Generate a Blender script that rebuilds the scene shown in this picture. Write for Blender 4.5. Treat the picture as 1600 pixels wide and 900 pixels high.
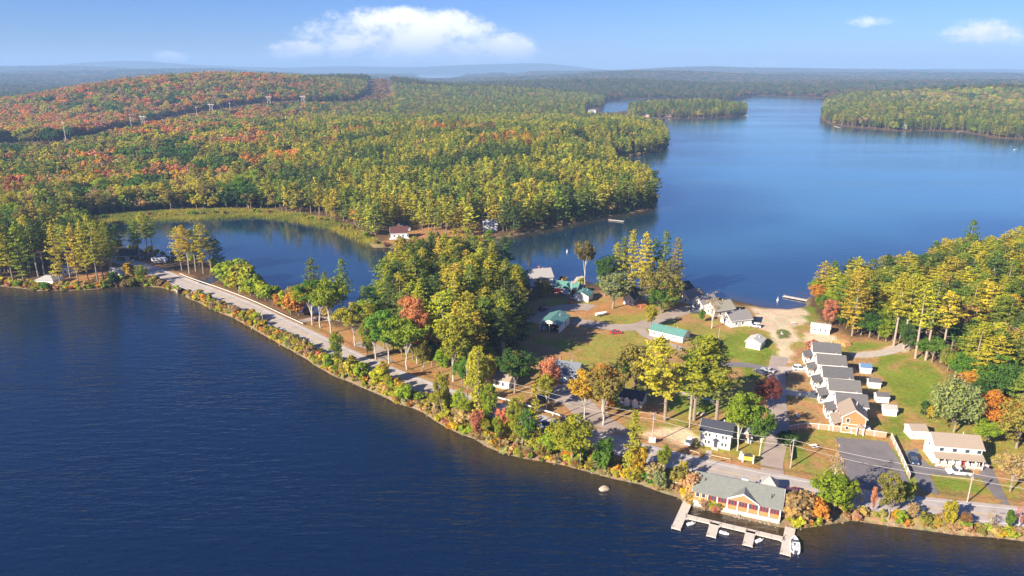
import bpy, math, random, bisect
import numpy as np
from mathutils import Vector, Matrix
random.seed(7); RNG = np.random.default_rng(7)
for _o in list(bpy.data.objects): bpy.data.objects.remove(_o)
SC = bpy.context.scene
COL = SC.collection
# ------------------------------------------------------------------ camera, world, sun, exposure
F = 1121.0; PITCH = math.radians(17.1); CAMZ = 100.0
SP, CP = math.sin(PITCH), math.cos(PITCH)
cam = bpy.data.cameras.new('camera'); camo = bpy.data.objects.new('camera', cam); COL.objects.link(camo)
camo.location = (0, 0, CAMZ); camo.rotation_euler = (math.pi/2 - PITCH, 0, 0)
cam.sensor_width = 36; cam.lens = 36*F/1600; cam.clip_start = 1; cam.clip_end = 40000
SC.camera = camo
SUN_EL = math.radians(27); SUN_AZ = math.atan2(-0.78, -0.63)      # from +Y towards +X
W = bpy.data.worlds.new('World'); SC.world = W; W.use_nodes = True
SKY_STRENGTH = 0.050
sun = bpy.data.lights.new('sun', 'SUN'); sun.energy = 5.0; sun.angle = math.radians(0.53); sun.color = (1, 0.88, 0.70)
suno = bpy.data.objects.new('sun', sun); COL.objects.link(suno)
sdir = Vector((math.sin(SUN_AZ)*math.cos(SUN_EL), math.cos(SUN_AZ)*math.cos(SUN_EL), math.sin(SUN_EL)))
suno.rotation_euler = sdir.to_track_quat('Z', 'Y').to_euler(); suno.location = (-100, -100, 200)
SC.view_settings.view_transform = 'Standard'; SC.view_settings.look = 'None'
SC.view_settings.exposure = 1.40; SC.view_settings.gamma = 1.0
SC.render.engine = 'CYCLES'
SC.cycles.max_bounces = 5; SC.cycles.diffuse_bounces = 3; SC.cycles.glossy_bounces = 2
SC.cycles.transmission_bounces = 2; SC.cycles.volume_bounces = 0; SC.cycles.transparent_max_bounces = 4
SC.cycles.use_denoising = True; SC.cycles.caustics_reflective = False; SC.cycles.caustics_refractive = False
HAZE_DENSITY = 1.2e-4

class NT:
    """tiny node-tree helper"""
    def __init__(s, tree): s.t = tree; s.t.nodes.clear()
    def n(s, typ, **kw):
        nd = s.t.nodes.new(typ)
        for k, v in kw.items():
            if k == 'ins':
                for kk, vv in v.items():
                    if hasattr(vv, 'links') and hasattr(vv, 'is_output'): s.t.links.new(vv, nd.inputs[kk])
                    else: nd.inputs[kk].default_value = vv
            else: setattr(nd, k, v)
        return nd
    def math(s, op, a, b=0.0, c=None, clamp=False):
        nd = s.t.nodes.new('ShaderNodeMath'); nd.operation = op; nd.use_clamp = clamp
        for i, v in enumerate((a, b) if c is None else (a, b, c)):
            if hasattr(v, 'is_output'): s.t.links.new(v, nd.inputs[i])
            else: nd.inputs[i].default_value = v
        return nd.outputs[0]
    def mix(s, fac, a, b, blend='MIX'):
        nd = s.t.nodes.new('ShaderNodeMix'); nd.data_type = 'RGBA'; nd.blend_type = blend
        for i, v in ((0, fac), (6, a), (7, b)):
            if hasattr(v, 'is_output'): s.t.links.new(v, nd.inputs[i])
            else: nd.inputs[i].default_value = v if i == 0 else (tuple(v)+(1,))[:4]
        return nd.outputs[2]
    def ramp(s, fac, stops):
        nd = s.t.nodes.new('ShaderNodeValToRGB'); cr = nd.color_ramp
        while len(cr.elements) < len(stops): cr.elements.new(0.5)
        for e, (p, c) in zip(cr.elements, stops): e.position = p; e.color = (tuple(c)+(1,))[:4]
        s.t.links.new(fac, nd.inputs[0]); return nd.outputs[0]
    def smooth(s, x, lo, hi):
        nd = s.t.nodes.new('ShaderNodeMapRange'); nd.interpolation_type = 'SMOOTHSTEP'
        s.t.links.new(x, nd.inputs[0]); nd.inputs[1].default_value = lo; nd.inputs[2].default_value = hi
        return nd.outputs[0]
    def link(s, a, b): s.t.links.new(a, b)

def px_dir(px, py):
    u = (px-800)/F; v = (py-450)/F
    d = Vector((u, CP - v*SP, -SP - v*CP)); d.normalize(); return d
def build_world():
    t = NT(W.node_tree)
    sky = t.n('ShaderNodeTexSky', sky_type='NISHITA', sun_disc=False, sun_elevation=SUN_EL, sun_rotation=SUN_AZ,
              altitude=100, air_density=1.0, dust_density=0.0, ozone_density=5.0)
    tc = t.n('ShaderNodeTexCoord'); sep = t.n('ShaderNodeSeparateXYZ', ins={0: tc.outputs['Generated']})
    az = t.math('ARCTAN2', sep.outputs[0], sep.outputs[1]); el = t.math('ARCSINE', sep.outputs[2])
    cv = t.n('ShaderNodeCombineXYZ', ins={0: t.math('MULTIPLY', az, 1.0), 1: t.math('MULTIPLY', el, 1.5), 2: 0.37})
    n1 = t.n('ShaderNodeTexNoise', ins={'Vector': cv.outputs[0], 'Scale': 21.0, 'Detail': 9.0, 'Roughness': 0.66})
    n2 = t.n('ShaderNodeTexNoise', ins={'Vector': cv.outputs[0], 'Scale': 5.5, 'Detail': 4.0, 'Roughness': 0.5})
    shape = None
    for px, py, rx, ry in ((640, 62, 150, 44), (590, 42, 95, 30), (690, 46, 95, 32), (775, 72, 60, 22), (465, 78, 50, 16), (268, 88, 34, 10),
                           (690, 82, 150, 24), (800, 84, 46, 18), (640, 30, 60, 20), (1536, 48, 66, 25), (1582, 55, 46, 20), (1366, 32, 46, 13), (1199, 99, 28, 8), (1510, 104, 40, 6)):
        c = px_dir(px, py); e = px_dir(px+rx, py); g = px_dir(px, py-ry)
        a0 = math.atan2(c.x, c.y); e0 = math.asin(c.z); ra = abs(math.atan2(e.x, e.y)-a0); re = abs(math.asin(g.z)-e0)
        da = t.math('DIVIDE', t.math('SUBTRACT', az, a0), ra); de = t.math('DIVIDE', t.math('SUBTRACT', el, e0), re)
        s = t.math('SUBTRACT', 1.0, t.math('ADD', t.math('MULTIPLY', da, da), t.math('MULTIPLY', de, de)))
        if rx < 50 and px > 900: s = t.math('SUBTRACT', t.math('MULTIPLY', s, .8), .45)
        shape = s if shape is None else t.math('MAXIMUM', shape, s)
    # the same kind of cumulus goes on all round the horizon outside the picture
    out = t.math('MULTIPLY', t.smooth(t.math('ABSOLUTE', az), 0.72, 0.85), t.smooth(el, 0.0, 0.03))
    band = t.math('MULTIPLY', out, t.math('MULTIPLY', t.math('SUBTRACT', n2.outputs[0], 0.56), 6.0))
    shape = t.math('MAXIMUM', shape, t.math('SUBTRACT', t.math('ADD', band, t.math('MULTIPLY', out, 1.4)), 1.8))
    m = t.math('ADD', shape, t.math('MULTIPLY', t.math('SUBTRACT', n1.outputs[0], 0.50), 3.6))
    mask = t.math('MULTIPLY', t.smooth(m, -0.25, 0.95), 0.93)
    shade = t.smooth(t.math('ADD', t.math('MULTIPLY', n1.outputs[0], 0.045), el), 0.025, 0.085)
    ccol = t.mix(shade, (6.2, 6.6, 7.8), (10.4, 10.2, 10.4))
    tint = t.mix(1.0, sky.outputs[0], (0.45, 0.61, 1.08), 'MULTIPLY')
    c = t.mix(mask, tint, ccol)
    bg = t.n('ShaderNodeBackground', ins={0: c, 1: SKY_STRENGTH})
    o = t.n('ShaderNodeOutputWorld'); t.link(bg.outputs[0], o.inputs[0])
build_world()

# ------------------------------------------------------------------ photograph pixel -> place on the ground
def G(px, py, z=0.0):
    u = (px-800)/F; v = (py-450)/F
    t = (CAMZ-z)/(SP+v*CP)
    return (u*t, t*(CP-v*SP))
def proj(x, y, z):
    d = y*CP + (CAMZ-z)*SP
    return (800+F*x/d, 450+F*((CAMZ-z)*CP - y*SP)/d, d)
def GP(pts, z=0.0): return np.array([G(a, b, z) for a, b in pts])
def vnoise(x, y, seed=0):
    x = np.asarray(x, float); y = np.asarray(y, float)
    xi = np.floor(x).astype(np.int64); yi = np.floor(y).astype(np.int64); fx = x-xi; fy = y-yi
    fx = fx*fx*(3-2*fx); fy = fy*fy*(3-2*fy)
    def h(a, b):
        n = (a*374761393 + b*668265263 + seed*974711) & 0x7fffffff
        n = ((n ^ (n >> 13))*1274126177) & 0x7fffffff
        return ((n ^ (n >> 16)) & 0xffff)/65535.0
    return (h(xi, yi)*(1-fx)+h(xi+1, yi)*fx)*(1-fy) + (h(xi, yi+1)*(1-fx)+h(xi+1, yi+1)*fx)*fy
def fbm(x, y, seed=0, oct=3):
    s = 0; a = 0.5; t = 0
    for i in range(oct): s = s+a*vnoise(np.asarray(x)*2**i, np.asarray(y)*2**i, seed+i); t += a; a *= .5
    return s/t
def sstep(x, a, b):
    t = np.clip((np.asarray(x, float)-a)/(b-a), 0, 1); return t*t*(3-2*t)
def poly_sd(P, x, y):
    """signed distance to polygon P, negative inside"""
    x = np.asarray(x, float).ravel(); y = np.asarray(y, float).ravel()
    best = np.full(x.shape, 1e18); ins = np.zeros(x.shape, bool); n = len(P)
    for i in range(n):
        ax, ay = P[i]; bx, by = P[(i+1) % n]; ex, ey = bx-ax, by-ay
        wx, wy = x-ax, y-ay; L = ex*ex+ey*ey+1e-12
        t = np.clip((wx*ex+wy*ey)/L, 0, 1); dx = wx-t*ex; dy = wy-t*ey
        best = np.minimum(best, dx*dx+dy*dy)
        c = ((ay > y) != (by > y))
        if ey != 0: ins ^= c & (x < ex*(y-ay)/ey+ax)
    d = np.sqrt(best); return np.where(ins, -d, d)
def line_d(P, x, y):
    x = np.asarray(x, float).ravel(); y = np.asarray(y, float).ravel(); best = np.full(x.shape, 1e18)
    for (ax, ay), (bx, by) in zip(P[:-1], P[1:]):
        ex, ey = bx-ax, by-ay; t = np.clip(((x-ax)*ex+(y-ay)*ey)/(ex*ex+ey*ey+1e-12), 0, 1)
        best = np.minimum(best, (x-ax-t*ex)**2+(y-ay-t*ey)**2)
    return np.sqrt(best)
def densify(P, step, closed=False, jag=0.0, seed=3):
    P = np.array(P, float); out = []
    n = len(P) if closed else len(P)-1
    for i in range(n):
        a, b = P[i], P[(i+1) % len(P)]; L = np.hypot(*(b-a)); k = max(1, int(L/step))
        for j in range(k):
            out.append(a+(b-a)*j/k)
    if not closed: out.append(P[-1])
    out = np.array(out)
    if jag:
        out = out + np.stack([(fbm(out[:, 0]/9, out[:, 1]/9, seed)-.5), (fbm(out[:, 0]/9, out[:, 1]/9, seed+9)-.5)], 1)*2*jag
    return out
def spline(P, step):
    """Catmull-Rom through world points"""
    P = [np.array(p, float) for p in P]; P = [2*P[0]-P[1]]+P+[2*P[-1]-P[-2]]; out = []
    for i in range(1, len(P)-2):
        a, b, c, d = P[i-1:i+3]; k = max(2, int(np.hypot(*(c-b))/step))
        for j in range(k):
            t = j/k; out.append(.5*((2*b)+(c-a)*t+(2*a-5*b+4*c-d)*t*t+(-a+3*b-3*c+d)*t**3))
    out.append(P[-2]); return np.array(out)

# shorelines (lake level is z = 0)
FRONT = [(-600, 432), (-150, 442), (0, 447), (60, 455), (130, 453), (200, 447), (254, 449), (276, 456), (300, 469), (360, 496), (420, 527), (470, 556), (520, 587), (570, 607), (640, 637),
         (700, 667), (760, 699), (820, 717), (880, 728), (960, 747), (1000, 757), (1060, 777), (1080, 792), (1216, 824), (1245, 826), (1275, 822), (1330, 814), (1400, 824), (1500, 835), (1600, 846), (1800, 866), (2300, 900)]
FRONTW = densify(GP(FRONT), 5, jag=1.0)
WSOUTH = np.vstack([FRONTW, [(400, 60), (400, -300), (-1200, -300), (-1200, 330)]])
NORTH = [(120, 352), (160, 344), (200, 341), (250, 341), (330, 338), (400, 335), (460, 341), (520, 354), (560, 372), (585, 387), (625, 386), (660, 380), (700, 377), (760, 376), (800, 370),
         (840, 361), (880, 353), (920, 344), (960, 337), (1000, 331), (1022, 324), (1029, 314), (1022, 300), (990, 285), (962, 268), (950, 256), (965, 246), (1000, 243), (1035, 237), (1045, 227), (1044, 214),
         (1028, 204), (990, 196), (960, 191), (925, 184), (975, 184), (1040, 185), (1100, 185), (1150, 182.5), (1168, 177), (1165, 171), (1120, 169), (1050, 168), (992, 170), (978, 175), (935, 177), (943, 166), (947, 156),
         (990, 154.5), (1100, 155), (1135, 158), (1162, 153), (1180, 149), (1200, 150), (1284, 153), (1290, 160), (1284, 171), (1283, 187), (1300, 196), (1340, 200), (1400, 205), (1450, 204.5), (1500, 206), (1535, 212),
         (1546, 215.5), (1600, 218), (1700, 222), (2100, 228), (2300, 350), (1900, 368), (1700, 384), (1600, 394), (1500, 410), (1400, 434), (1300, 455), (1264, 465), (1258, 479), (1230, 483), (1195, 481), (1165, 474),
         (1120, 464), (1060, 456), (950, 446), (870, 440), (830, 437), (760, 430), (700, 430), (640, 442), (600, 460), (575, 476), (540, 488), (500, 494), (470, 488), (440, 473), (400, 459), (372, 448), (352, 440),
         (352, 426), (340, 413), (300, 404), (250, 399), (235, 391), (200, 389), (175, 379), (140, 362)]
WNORTH = densify(GP(NORTH), 8, closed=True, jag=1.2, seed=5)
CHANNEL = GP([(268, 462), (283, 464), (356, 432), (346, 424)])
FARL = [GP([(640, 120), (660, 125), (700, 126), (724, 122), (731, 115.5), (690, 115), (655, 116.5)]), GP([(790, 122), (812, 123.5), (818, 120.5), (800, 119.5)]),
        GP([(140, 134), (152, 135), (156, 132), (146, 131.5)]), GP([(108, 113.6), (140, 113.9), (140, 112.4), (110, 112.4)])]
ROADPX = [(150, 398), (200, 410), (250, 427), (285, 441), (330, 457), (380, 477), (430, 501), (470, 520), (500, 535), (545, 557), (591, 577), (664, 606), (724, 626), (800, 647), (871, 669), (951, 693), (1006, 707),
          (1100, 730), (1230, 757.5), (1340, 778), (1400, 787), (1500, 798.5), (1600, 808.5), (1750, 822), (2000, 842)]
ROADZ = 1.65
ROAD = spline(GP(ROADPX, ROADZ), 4.0)
def land_d(x, y):
    d = np.minimum(poly_sd(WSOUTH, x, y), poly_sd(WNORTH, x, y)); d = np.minimum(d, poly_sd(CHANNEL, x, y))
    far = np.hypot(x, y) > 2500
    if far.any():
        for P in FARL: d[far] = np.minimum(d[far], poly_sd(P, x[far], y[far]))
    return d
HILLS = []
def hill(px, dist, h, sx, sy):
    u = (px-800)/F; HILLS.append((u*dist/CP, dist, h, sx, sy))
hill(370, 1780, 52, 250, 280); hill(250, 1600, 20, 200, 160); hill(470, 1950, 16, 160, 200); hill(560, 2500, 58, 260, 300); hill(260, 950, 10, 220, 130); hill(640, 900, 12, 230, 200)
hill(880, 780, 9, 100, 120); hill(1000, 1010, 9, 60, 60); hill(1080, 1650, 13, 130, 60); hill(1420, 1420, 10, 200, 60); hill(1620, 1950, 40, 420, 260); hill(1330, 1500, 9, 60, 60)
hill(1590, 330, 15, 75, 65); hill(900, 3300, 30, 500, 300); hill(1500, 3600, 25, 700, 400); hill(800, 2300, 14, 200, 200)
hill(120, 9000, 95, 900, 900); hill(330, 12500, 110, 1500, 700); hill(30, 5200, 30, 700, 300); hill(180, 6500, 48, 900, 300); hill(420, 5200, 40, 600, 250); hill(1350, 9500, 60, 1500, 400); hill(880, 8200, 45, 700, 350); hill(1150, 5200, 30, 700, 250); hill(330, 7500, 60, 700, 500)
hill(740, 13500, 125, 900, 600); hill(850, 13800, 120, 700, 600); hill(960, 5200, 45, 500, 500); hill(1150, 13500, 85, 1200, 800); hill(1400, 13000, 60, 1500, 900); hill(1250, 7000, 35, 900, 700); hill(1600, 6000, 32, 900, 900)
hill(0, 13000, 140, 1200, 700); hill(560, 13800, 110, 900, 600); hill(1050, 9500, 50, 900, 600); hill(240, 13000, 110, 900, 600)
def height(x, y):
    x = np.asarray(x, float).ravel(); y = np.asarray(y, float).ravel()
    d = land_d(x, y); r = np.hypot(x, y)
    bank = np.where(d > 0, 1.2*(1-np.exp(-np.maximum(d, 0)/2.2)), np.maximum(-3.0, d*0.5))
    ww = sstep(d, 4, 70)
    hs = np.zeros_like(x)
    for hx, hy, h, sx, sy in HILLS: hs += h*np.exp(-((x-hx)/sx)**2/2-((y-hy)/sy)**2/2)
    roll = (fbm(x/420, y/420, 11)-.45)*22*sstep(r, 700, 2500) + (fbm(x/2200, y/2200, 4)-.45)*70*sstep(r, 3000, 8000)
    gap = np.exp(-((x/np.maximum(y, 1)-(-.10))/.06)**4)*sstep(r, 3300, 4500)*(1-sstep(r, 10500, 12500))
    h = bank + ww*(hs + np.maximum(roll, 0))*(1-.97*gap)
    rd = line_d(ROAD, x, y); near = (rd < 14) & (d > -6)
    ch = poly_sd(CHANNEL, x, y); rise = np.minimum((ROADZ-0.10)*(1-sstep(rd, 6.5, 12)), np.maximum(d, 0)*.55+.1)
    h = np.where(near & (ch > 0.5) & (d > 0), np.maximum(h, rise), h)
    rl = rd < 5.3
    h = np.where(rl & (ch > .5), ROADZ-0.10, h)
    return h, d
def gh(x, y): return float(height([x], [y])[0][0])
def GT(px, py):
    z = 1.2
    for _ in range(6):
        x, y = G(px, py, z); z = .5*z+.5*gh(x, y)
    x, y = G(px, py, z); return x, y, gh(x, y)

# ------------------------------------------------------------------ materials
MATS = {}
def mat(name, col=(.5, .5, .5), rough=.7, var=.12, scale=1.5, metal=0, bump=0, emit=None, spec=.3):
    if name in MATS: return MATS[name]
    m = bpy.data.materials.new(name); m.use_nodes = True; t = NT(m.node_tree)
    tc = t.n('ShaderNodeTexCoord')
    nz = t.n('ShaderNodeTexNoise', ins={'Vector': tc.outputs['Object'], 'Scale': scale, 'Detail': 5.0, 'Roughness': .6})
    c = t.mix(nz.outputs[0], tuple(v*(1-var*1.6) for v in col), tuple(min(1, v*(1+var*1.6)) for v in col))
    p = t.n('ShaderNodeBsdfPrincipled', ins={'Base Color': c, 'Roughness': rough, 'Metallic': metal, 'Specular IOR Level': spec})
    if bump:
        b = t.n('ShaderNodeBump', ins={'Strength': bump, 'Distance': .05, 'Height': nz.outputs[0]}); t.link(b.outputs[0], p.inputs['Normal'])
    o = t.n('ShaderNodeOutputMaterial'); t.link(p.outputs[0], o.inputs[0]); MATS[name] = m; return m
def leaf_mat(name, inst):
    m = bpy.data.materials.new(name); m.use_nodes = True; t = NT(m.node_tree)
    if inst:
        a = t.n('ShaderNodeAttribute', attribute_type='INSTANCER', attribute_name='tint'); base = a.outputs['Color']
    else:
        a = t.n('ShaderNodeObjectInfo'); base = a.outputs['Color']
    v = t.n('ShaderNodeAttribute', attribute_type='GEOMETRY', attribute_name='var')
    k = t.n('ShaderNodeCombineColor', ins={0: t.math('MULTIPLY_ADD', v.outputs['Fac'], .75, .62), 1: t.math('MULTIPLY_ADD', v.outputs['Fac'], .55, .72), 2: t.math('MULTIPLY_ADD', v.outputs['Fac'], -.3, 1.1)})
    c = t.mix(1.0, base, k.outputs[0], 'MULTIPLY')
    d = t.n('ShaderNodeBsdfDiffuse', ins={0: c}); tr = t.n('ShaderNodeBsdfTranslucent', ins={0: c})
    mx = t.n('ShaderNodeMixShader', ins={0: .45, 1: d.outputs[0], 2: tr.outputs[0]})
    o = t.n('ShaderNodeOutputMaterial'); t.link(mx.outputs[0], o.inputs[0]); return m
LEAF_OBJ = leaf_mat('leaves', False); LEAF_INST = leaf_mat('leaves_far', True)
BARK = mat('bark', (.24, .19, .15), .9, .3, 3); BIRCH = mat('pale_bark', (.46, .42, .37), .85, .25, 4)
WHITE = mat('white_paint', (.72, .71, .69), .55, .04); CREAM = mat('cream_siding', (.70, .68, .56), .6, .04)
GLASS = mat('window_glass', (.05, .06, .08), .12, .1, spec=.6); ASPH = mat('roof_charcoal', (.115, .11, .115), .85, .18, 3)
TANROOF = mat('roof_tan', (.30, .24, .19), .85, .15, 3); GREENROOF = mat('roof_green', (.105, .235, .205), .4, .15, .6)
GREYROOF = mat('roof_grey', (.33, .32, .31), .8, .15, 2); NAVYROOF = mat('roof_navy', (.045, .05, .07), .7, .2, 2); BLACKROOF = mat('roof_black', (.035, .035, .04), .7, .2, 2)
SAGEROOF = mat('roof_sage', (.165, .175, .16), .8, .16, 1.2); BLUEROOF = mat('roof_blue', (.10, .18, .32), .6, .15, 2); REDROOF = mat('roof_maroon', (.10, .04, .036), .7, .2, 2)
ORANGE = mat('orange_siding', (.45, .20, .085), .6, .06); YELLOWP = mat('ochre_panel', (.42, .205, .08), .6, .06); PALEBLUE = mat('pale_blue_siding', (.38, .46, .58), .6, .05)
REDW = mat('red_siding', (.40, .06, .05), .6, .1); MINT = mat('mint_siding', (.30, .52, .42), .6, .05); BROWNW = mat('brown_siding', (.16, .10, .07), .7, .15); GREYW = mat('grey_siding', (.50, .51, .54), .6, .05)
DOCKM = mat('dock_boards', (.52, .47, .41), .8, .14, 1.3); WOOD = mat('weathered_wood', (.30, .22, .16), .85, .25, 2); POLE = mat('pole_wood', (.38, .32, .27), .85, .2, 2)
CEDAR = mat('cedar_boards', (.47, .25, .16), .75, .14, 1.5); STEEL = mat('galvanised_steel', (.52, .52, .53), .4, .08, 2, metal=.4); TYRE = mat('tyre_rubber', (.03, .03, .03), .8, .1)
CONC = mat('concrete', (.50, .46, .40), .85, .12, 1); DARK = mat('dark_interior', (.05, .045, .04), .9, .2); STONE = mat('granite', (.34, .30, .26), .85, .3, 2, bump=.4); BRICK = mat('brick_red', (.36, .14, .09), .8, .15, 4)
FLAGC = mat('sign_yellow', (.75, .55, .08), .5, .03); CHROME = mat('hub_metal', (.6, .6, .6), .3, .05, metal=.8)
LAMPG = mat('lamp_lens', (.75, .75, .72), .2, .03); TAIL = mat('tail_lens', (.4, .03, .03), .3, .03)

# ------------------------------------------------------------------ mesh helpers
class MB:
    def __init__(s): s.v = []; s.f = []
    def add(s, v, f):
        k = len(s.v); s.v += [tuple(p) for p in v]; s.f += [tuple(i+k for i in q) for q in f]; return s
    def box(s, c, d, rz=0):
        cx, cy, cz = c; a, b, h = d[0]/2, d[1]/2, d[2]/2; co, si = math.cos(rz), math.sin(rz); v = []
        for z in (-h, h):
            for x, y in ((-a, -b), (a, -b), (a, b), (-a, b)): v.append((cx+x*co-y*si, cy+x*si+y*co, cz+z))
        return s.add(v, [(3, 2, 1, 0), (4, 5, 6, 7), (0, 1, 5, 4), (1, 2, 6, 5), (2, 3, 7, 6), (3, 0, 4, 7)])
    def tube(s, pts, r, n=6, cap=True):
        pts = [Vector(p) for p in pts]; r = r if isinstance(r, (list, tuple)) else [r]*len(pts); v = []; f = []
        for i, p in enumerate(pts):
            d = (pts[min(i+1, len(pts)-1)]-pts[max(i-1, 0)]).normalized()
            a = d.orthogonal().normalized() if abs(d.z) < .95 else Vector((1, 0, 0)); a = (a-d*a.dot(d)).normalized(); b = d.cross(a)
            for k in range(n):
                t = 2*math.pi*k/n; v.append(p+(a*math.cos(t)+b*math.sin(t))*r[i])
        for i in range(len(pts)-1):
            for k in range(n): f.append((i*n+k, i*n+(k+1) % n, (i+1)*n+(k+1) % n, (i+1)*n+k))
        if cap: f.append(tuple(range(n))[::-1]); f.append(tuple(range((len(pts)-1)*n, len(pts)*n)))
        return s.add(v, f)
    def prism(s, poly, axis, a, b):
        """extrude a 2-D polygon; axis x: poly is (y,z); axis y: poly is (x,z); axis z: poly is (x,y)"""
        n = len(poly)
        def P(q, t): return {'x': (t, q[0], q[1]), 'y': (q[0], t, q[1]), 'z': (q[0], q[1], t)}[axis]
        v = [P(q, a) for q in poly]+[P(q, b) for q in poly]
        f = [tuple(range(n))[::-1], tuple(range(n, 2*n))]+[(i, (i+1) % n, n+(i+1) % n, n+i) for i in range(n)]
        return s.add(v, f)
    def build(s, name, m, parent=None, loc=None, rz=0, smooth=False):
        me = bpy.data.meshes.new(name); me.from_pydata(s.v, [], s.f); me.validate()
        import bmesh
        bm = bmesh.new(); bm.from_mesh(me); bmesh.ops.recalc_face_normals(bm, faces=bm.faces); bm.to_mesh(me); bm.free()
        if smooth: me.polygons.foreach_set('use_smooth', [True]*len(me.polygons))
        me.materials.append(m); o = bpy.data.objects.new(name, me); COL.objects.link(o)
        if parent is not None: o.parent = parent
        if loc is not None: o.location = loc
        if rz: o.rotation_euler = (0, 0, rz)
        return o
def tag(o, label=None, cat=None, group=None, kind=None):
    if label: o['label'] = label
    if cat: o['category'] = cat
    if group: o['group'] = group
    if kind: o['kind'] = kind
    return o
def thing(name, label, cat, loc, rz=0, group=None):
    o = bpy.data.objects.new(name, None); COL.objects.link(o); o.location = loc; o.rotation_euler = (0, 0, rz); o.empty_display_size = .5
    return tag(o, label, cat, group)
def np_mesh(name, v, f, m):
    """v (n,3), f (m,4) or (m,3) arrays"""
    me = bpy.data.meshes.new(name); v = np.asarray(v, np.float32); f = np.asarray(f, np.int32); k = f.shape[1]
    me.vertices.add(len(v)); me.vertices.foreach_set('co', v.ravel()); me.loops.add(f.size); me.loops.foreach_set('vertex_index', f.ravel())
    me.polygons.add(len(f)); me.polygons.foreach_set('loop_start', np.arange(0, f.size, k, dtype=np.int32)); me.update(calc_edges=True)
    me.materials.append(m); return me
LAND = []   # landmarks for tree labels: (x, y, phrase)

# ------------------------------------------------------------------ terrain and water sheets
A0, A1, NA, R0, R1 = -62, 62, 660, 105, 15200
ang = np.radians(np.linspace(A0, A1, NA)); rad = np.concatenate([np.arange(R0, 300, 1.0), 300*(R1/300)**np.linspace(0, 1, 420)]); NR = len(rad); LRAD = rad.tolist()
AA, RR = np.meshgrid(ang, rad); TX = (np.sin(AA)*RR).ravel(); TY = (np.cos(AA)*RR).ravel()
TZ, TD = height(TX, TY)
_TZ = TZ.reshape(NR, NA)
def gh(x, y):
    """height of the ground sheet itself (bilinear in its own grid)"""
    a = (math.degrees(math.atan2(x, y))-A0)/(A1-A0)*(NA-1); r = min(max(math.hypot(x, y), R0+.01), R1-1)
    a = min(max(a, 0), NA-1.001); i = bisect.bisect_right(LRAD, r)-1; u = (r-LRAD[i])/(LRAD[i+1]-LRAD[i]); j = int(a); v = a-j
    return float((_TZ[i, j]*(1-v)+_TZ[i, j+1]*v)*(1-u)+(_TZ[i+1, j]*(1-v)+_TZ[i+1, j+1]*v)*u)
ii = np.arange(NR*NA).reshape(NR, NA); QUADS = np.stack([ii[:-1, :-1], ii[1:, :-1], ii[1:, 1:], ii[:-1, 1:]], -1).reshape(-1, 4)[:, ::-1]
VZ = 1.2
def zpoly(pts): return GP(pts, VZ)
ZONES = {
 'village': zpoly([(470, 505), (560, 520), (700, 560), (835, 470), (960, 455), (1255, 485), (1330, 535), (1430, 545), (1490, 600), (1530, 655), (1620, 700), (1800, 900), (1500, 850), (1250, 820), (1000, 750), (700, 650), (500, 560)]),
 'green': [zpoly(p) for p in ([(1375, 558), (1440, 566), (1482, 605), (1450, 655), (1400, 625), (1362, 580)], [(1440, 748), (1500, 748), (1540, 765), (1538, 782), (1465, 776)], [(1100, 540), (1150, 520), (1200, 535), (1215, 560), (1190, 580), (1120, 575)],
            [(1060, 605), (1120, 600), (1140, 640), (1080, 650), (1040, 640)], [(1330, 540), (1390, 545), (1360, 552), (1320, 556)], [(1385, 690), (1400, 690), (1432, 755), (1420, 757)], [(1395, 650), (1440, 665), (1415, 690), (1380, 670)],
            [(1160, 575), (1200, 580), (1200, 600), (1160, 600)], [(925, 600), (960, 590), (1010, 640), (970, 640)], [(1236, 690), (1252, 690), (1262, 728), (1240, 722)], [(1250, 470), (1275, 480), (1270, 510), (1250, 505)], [(1110, 462), (1150, 472), (1150, 490), (1120, 480)])],
 'sand': [zpoly(p) for p in ([(1160, 476), (1200, 482), (1258, 480), (1256, 500), (1243, 520), (1240, 545), (1228, 568), (1212, 570), (1212, 545), (1200, 522), (1186, 507), (1180, 492)], [(1325, 558), (1360, 556), (1412, 545), (1420, 552), (1370, 563), (1330, 565)],
           [(1000, 678), (1060, 668), (1085, 682), (1062, 702), (1008, 694)], [(1258, 524), (1300, 530), (1300, 538), (1262, 538)])],
 'isle': zpoly([(1213, 518), (1222, 515), (1233, 520), (1228, 530), (1218, 531)]),
 'orange': [zpoly(p) for p in ([(490, 500), (560, 520), (640, 560), (700, 590), (690, 610), (600, 575), (500, 530)], [(640, 345), (700, 340), (770, 352), (770, 375), (640, 378), (600, 380)], [(80, 430), (160, 425), (170, 447), (90, 450)], [(930, 470), (1060, 470), (1000, 492), (900, 495)], [(1240, 690), (1305, 690), (1310, 720), (1260, 715)])],
 'marsh': GP([(90, 349), (150, 338), (230, 332), (330, 328), (420, 329), (500, 340), (555, 356), (588, 378), (598, 386), (560, 374), (520, 356), (455, 344), (400, 338), (330, 341), (250, 344), (160, 347), (120, 354)], 1.0)}
CUTPX = [(-40, 238), (20, 235), (110, 228), (180, 213), (225, 200), (300, 183), (370, 172), (440, 167), (520, 165), (575, 162), (592, 150), (600, 138), (610, 127)]
CUT = np.array([GT(*p)[:2] for p in CUTPX])
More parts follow.
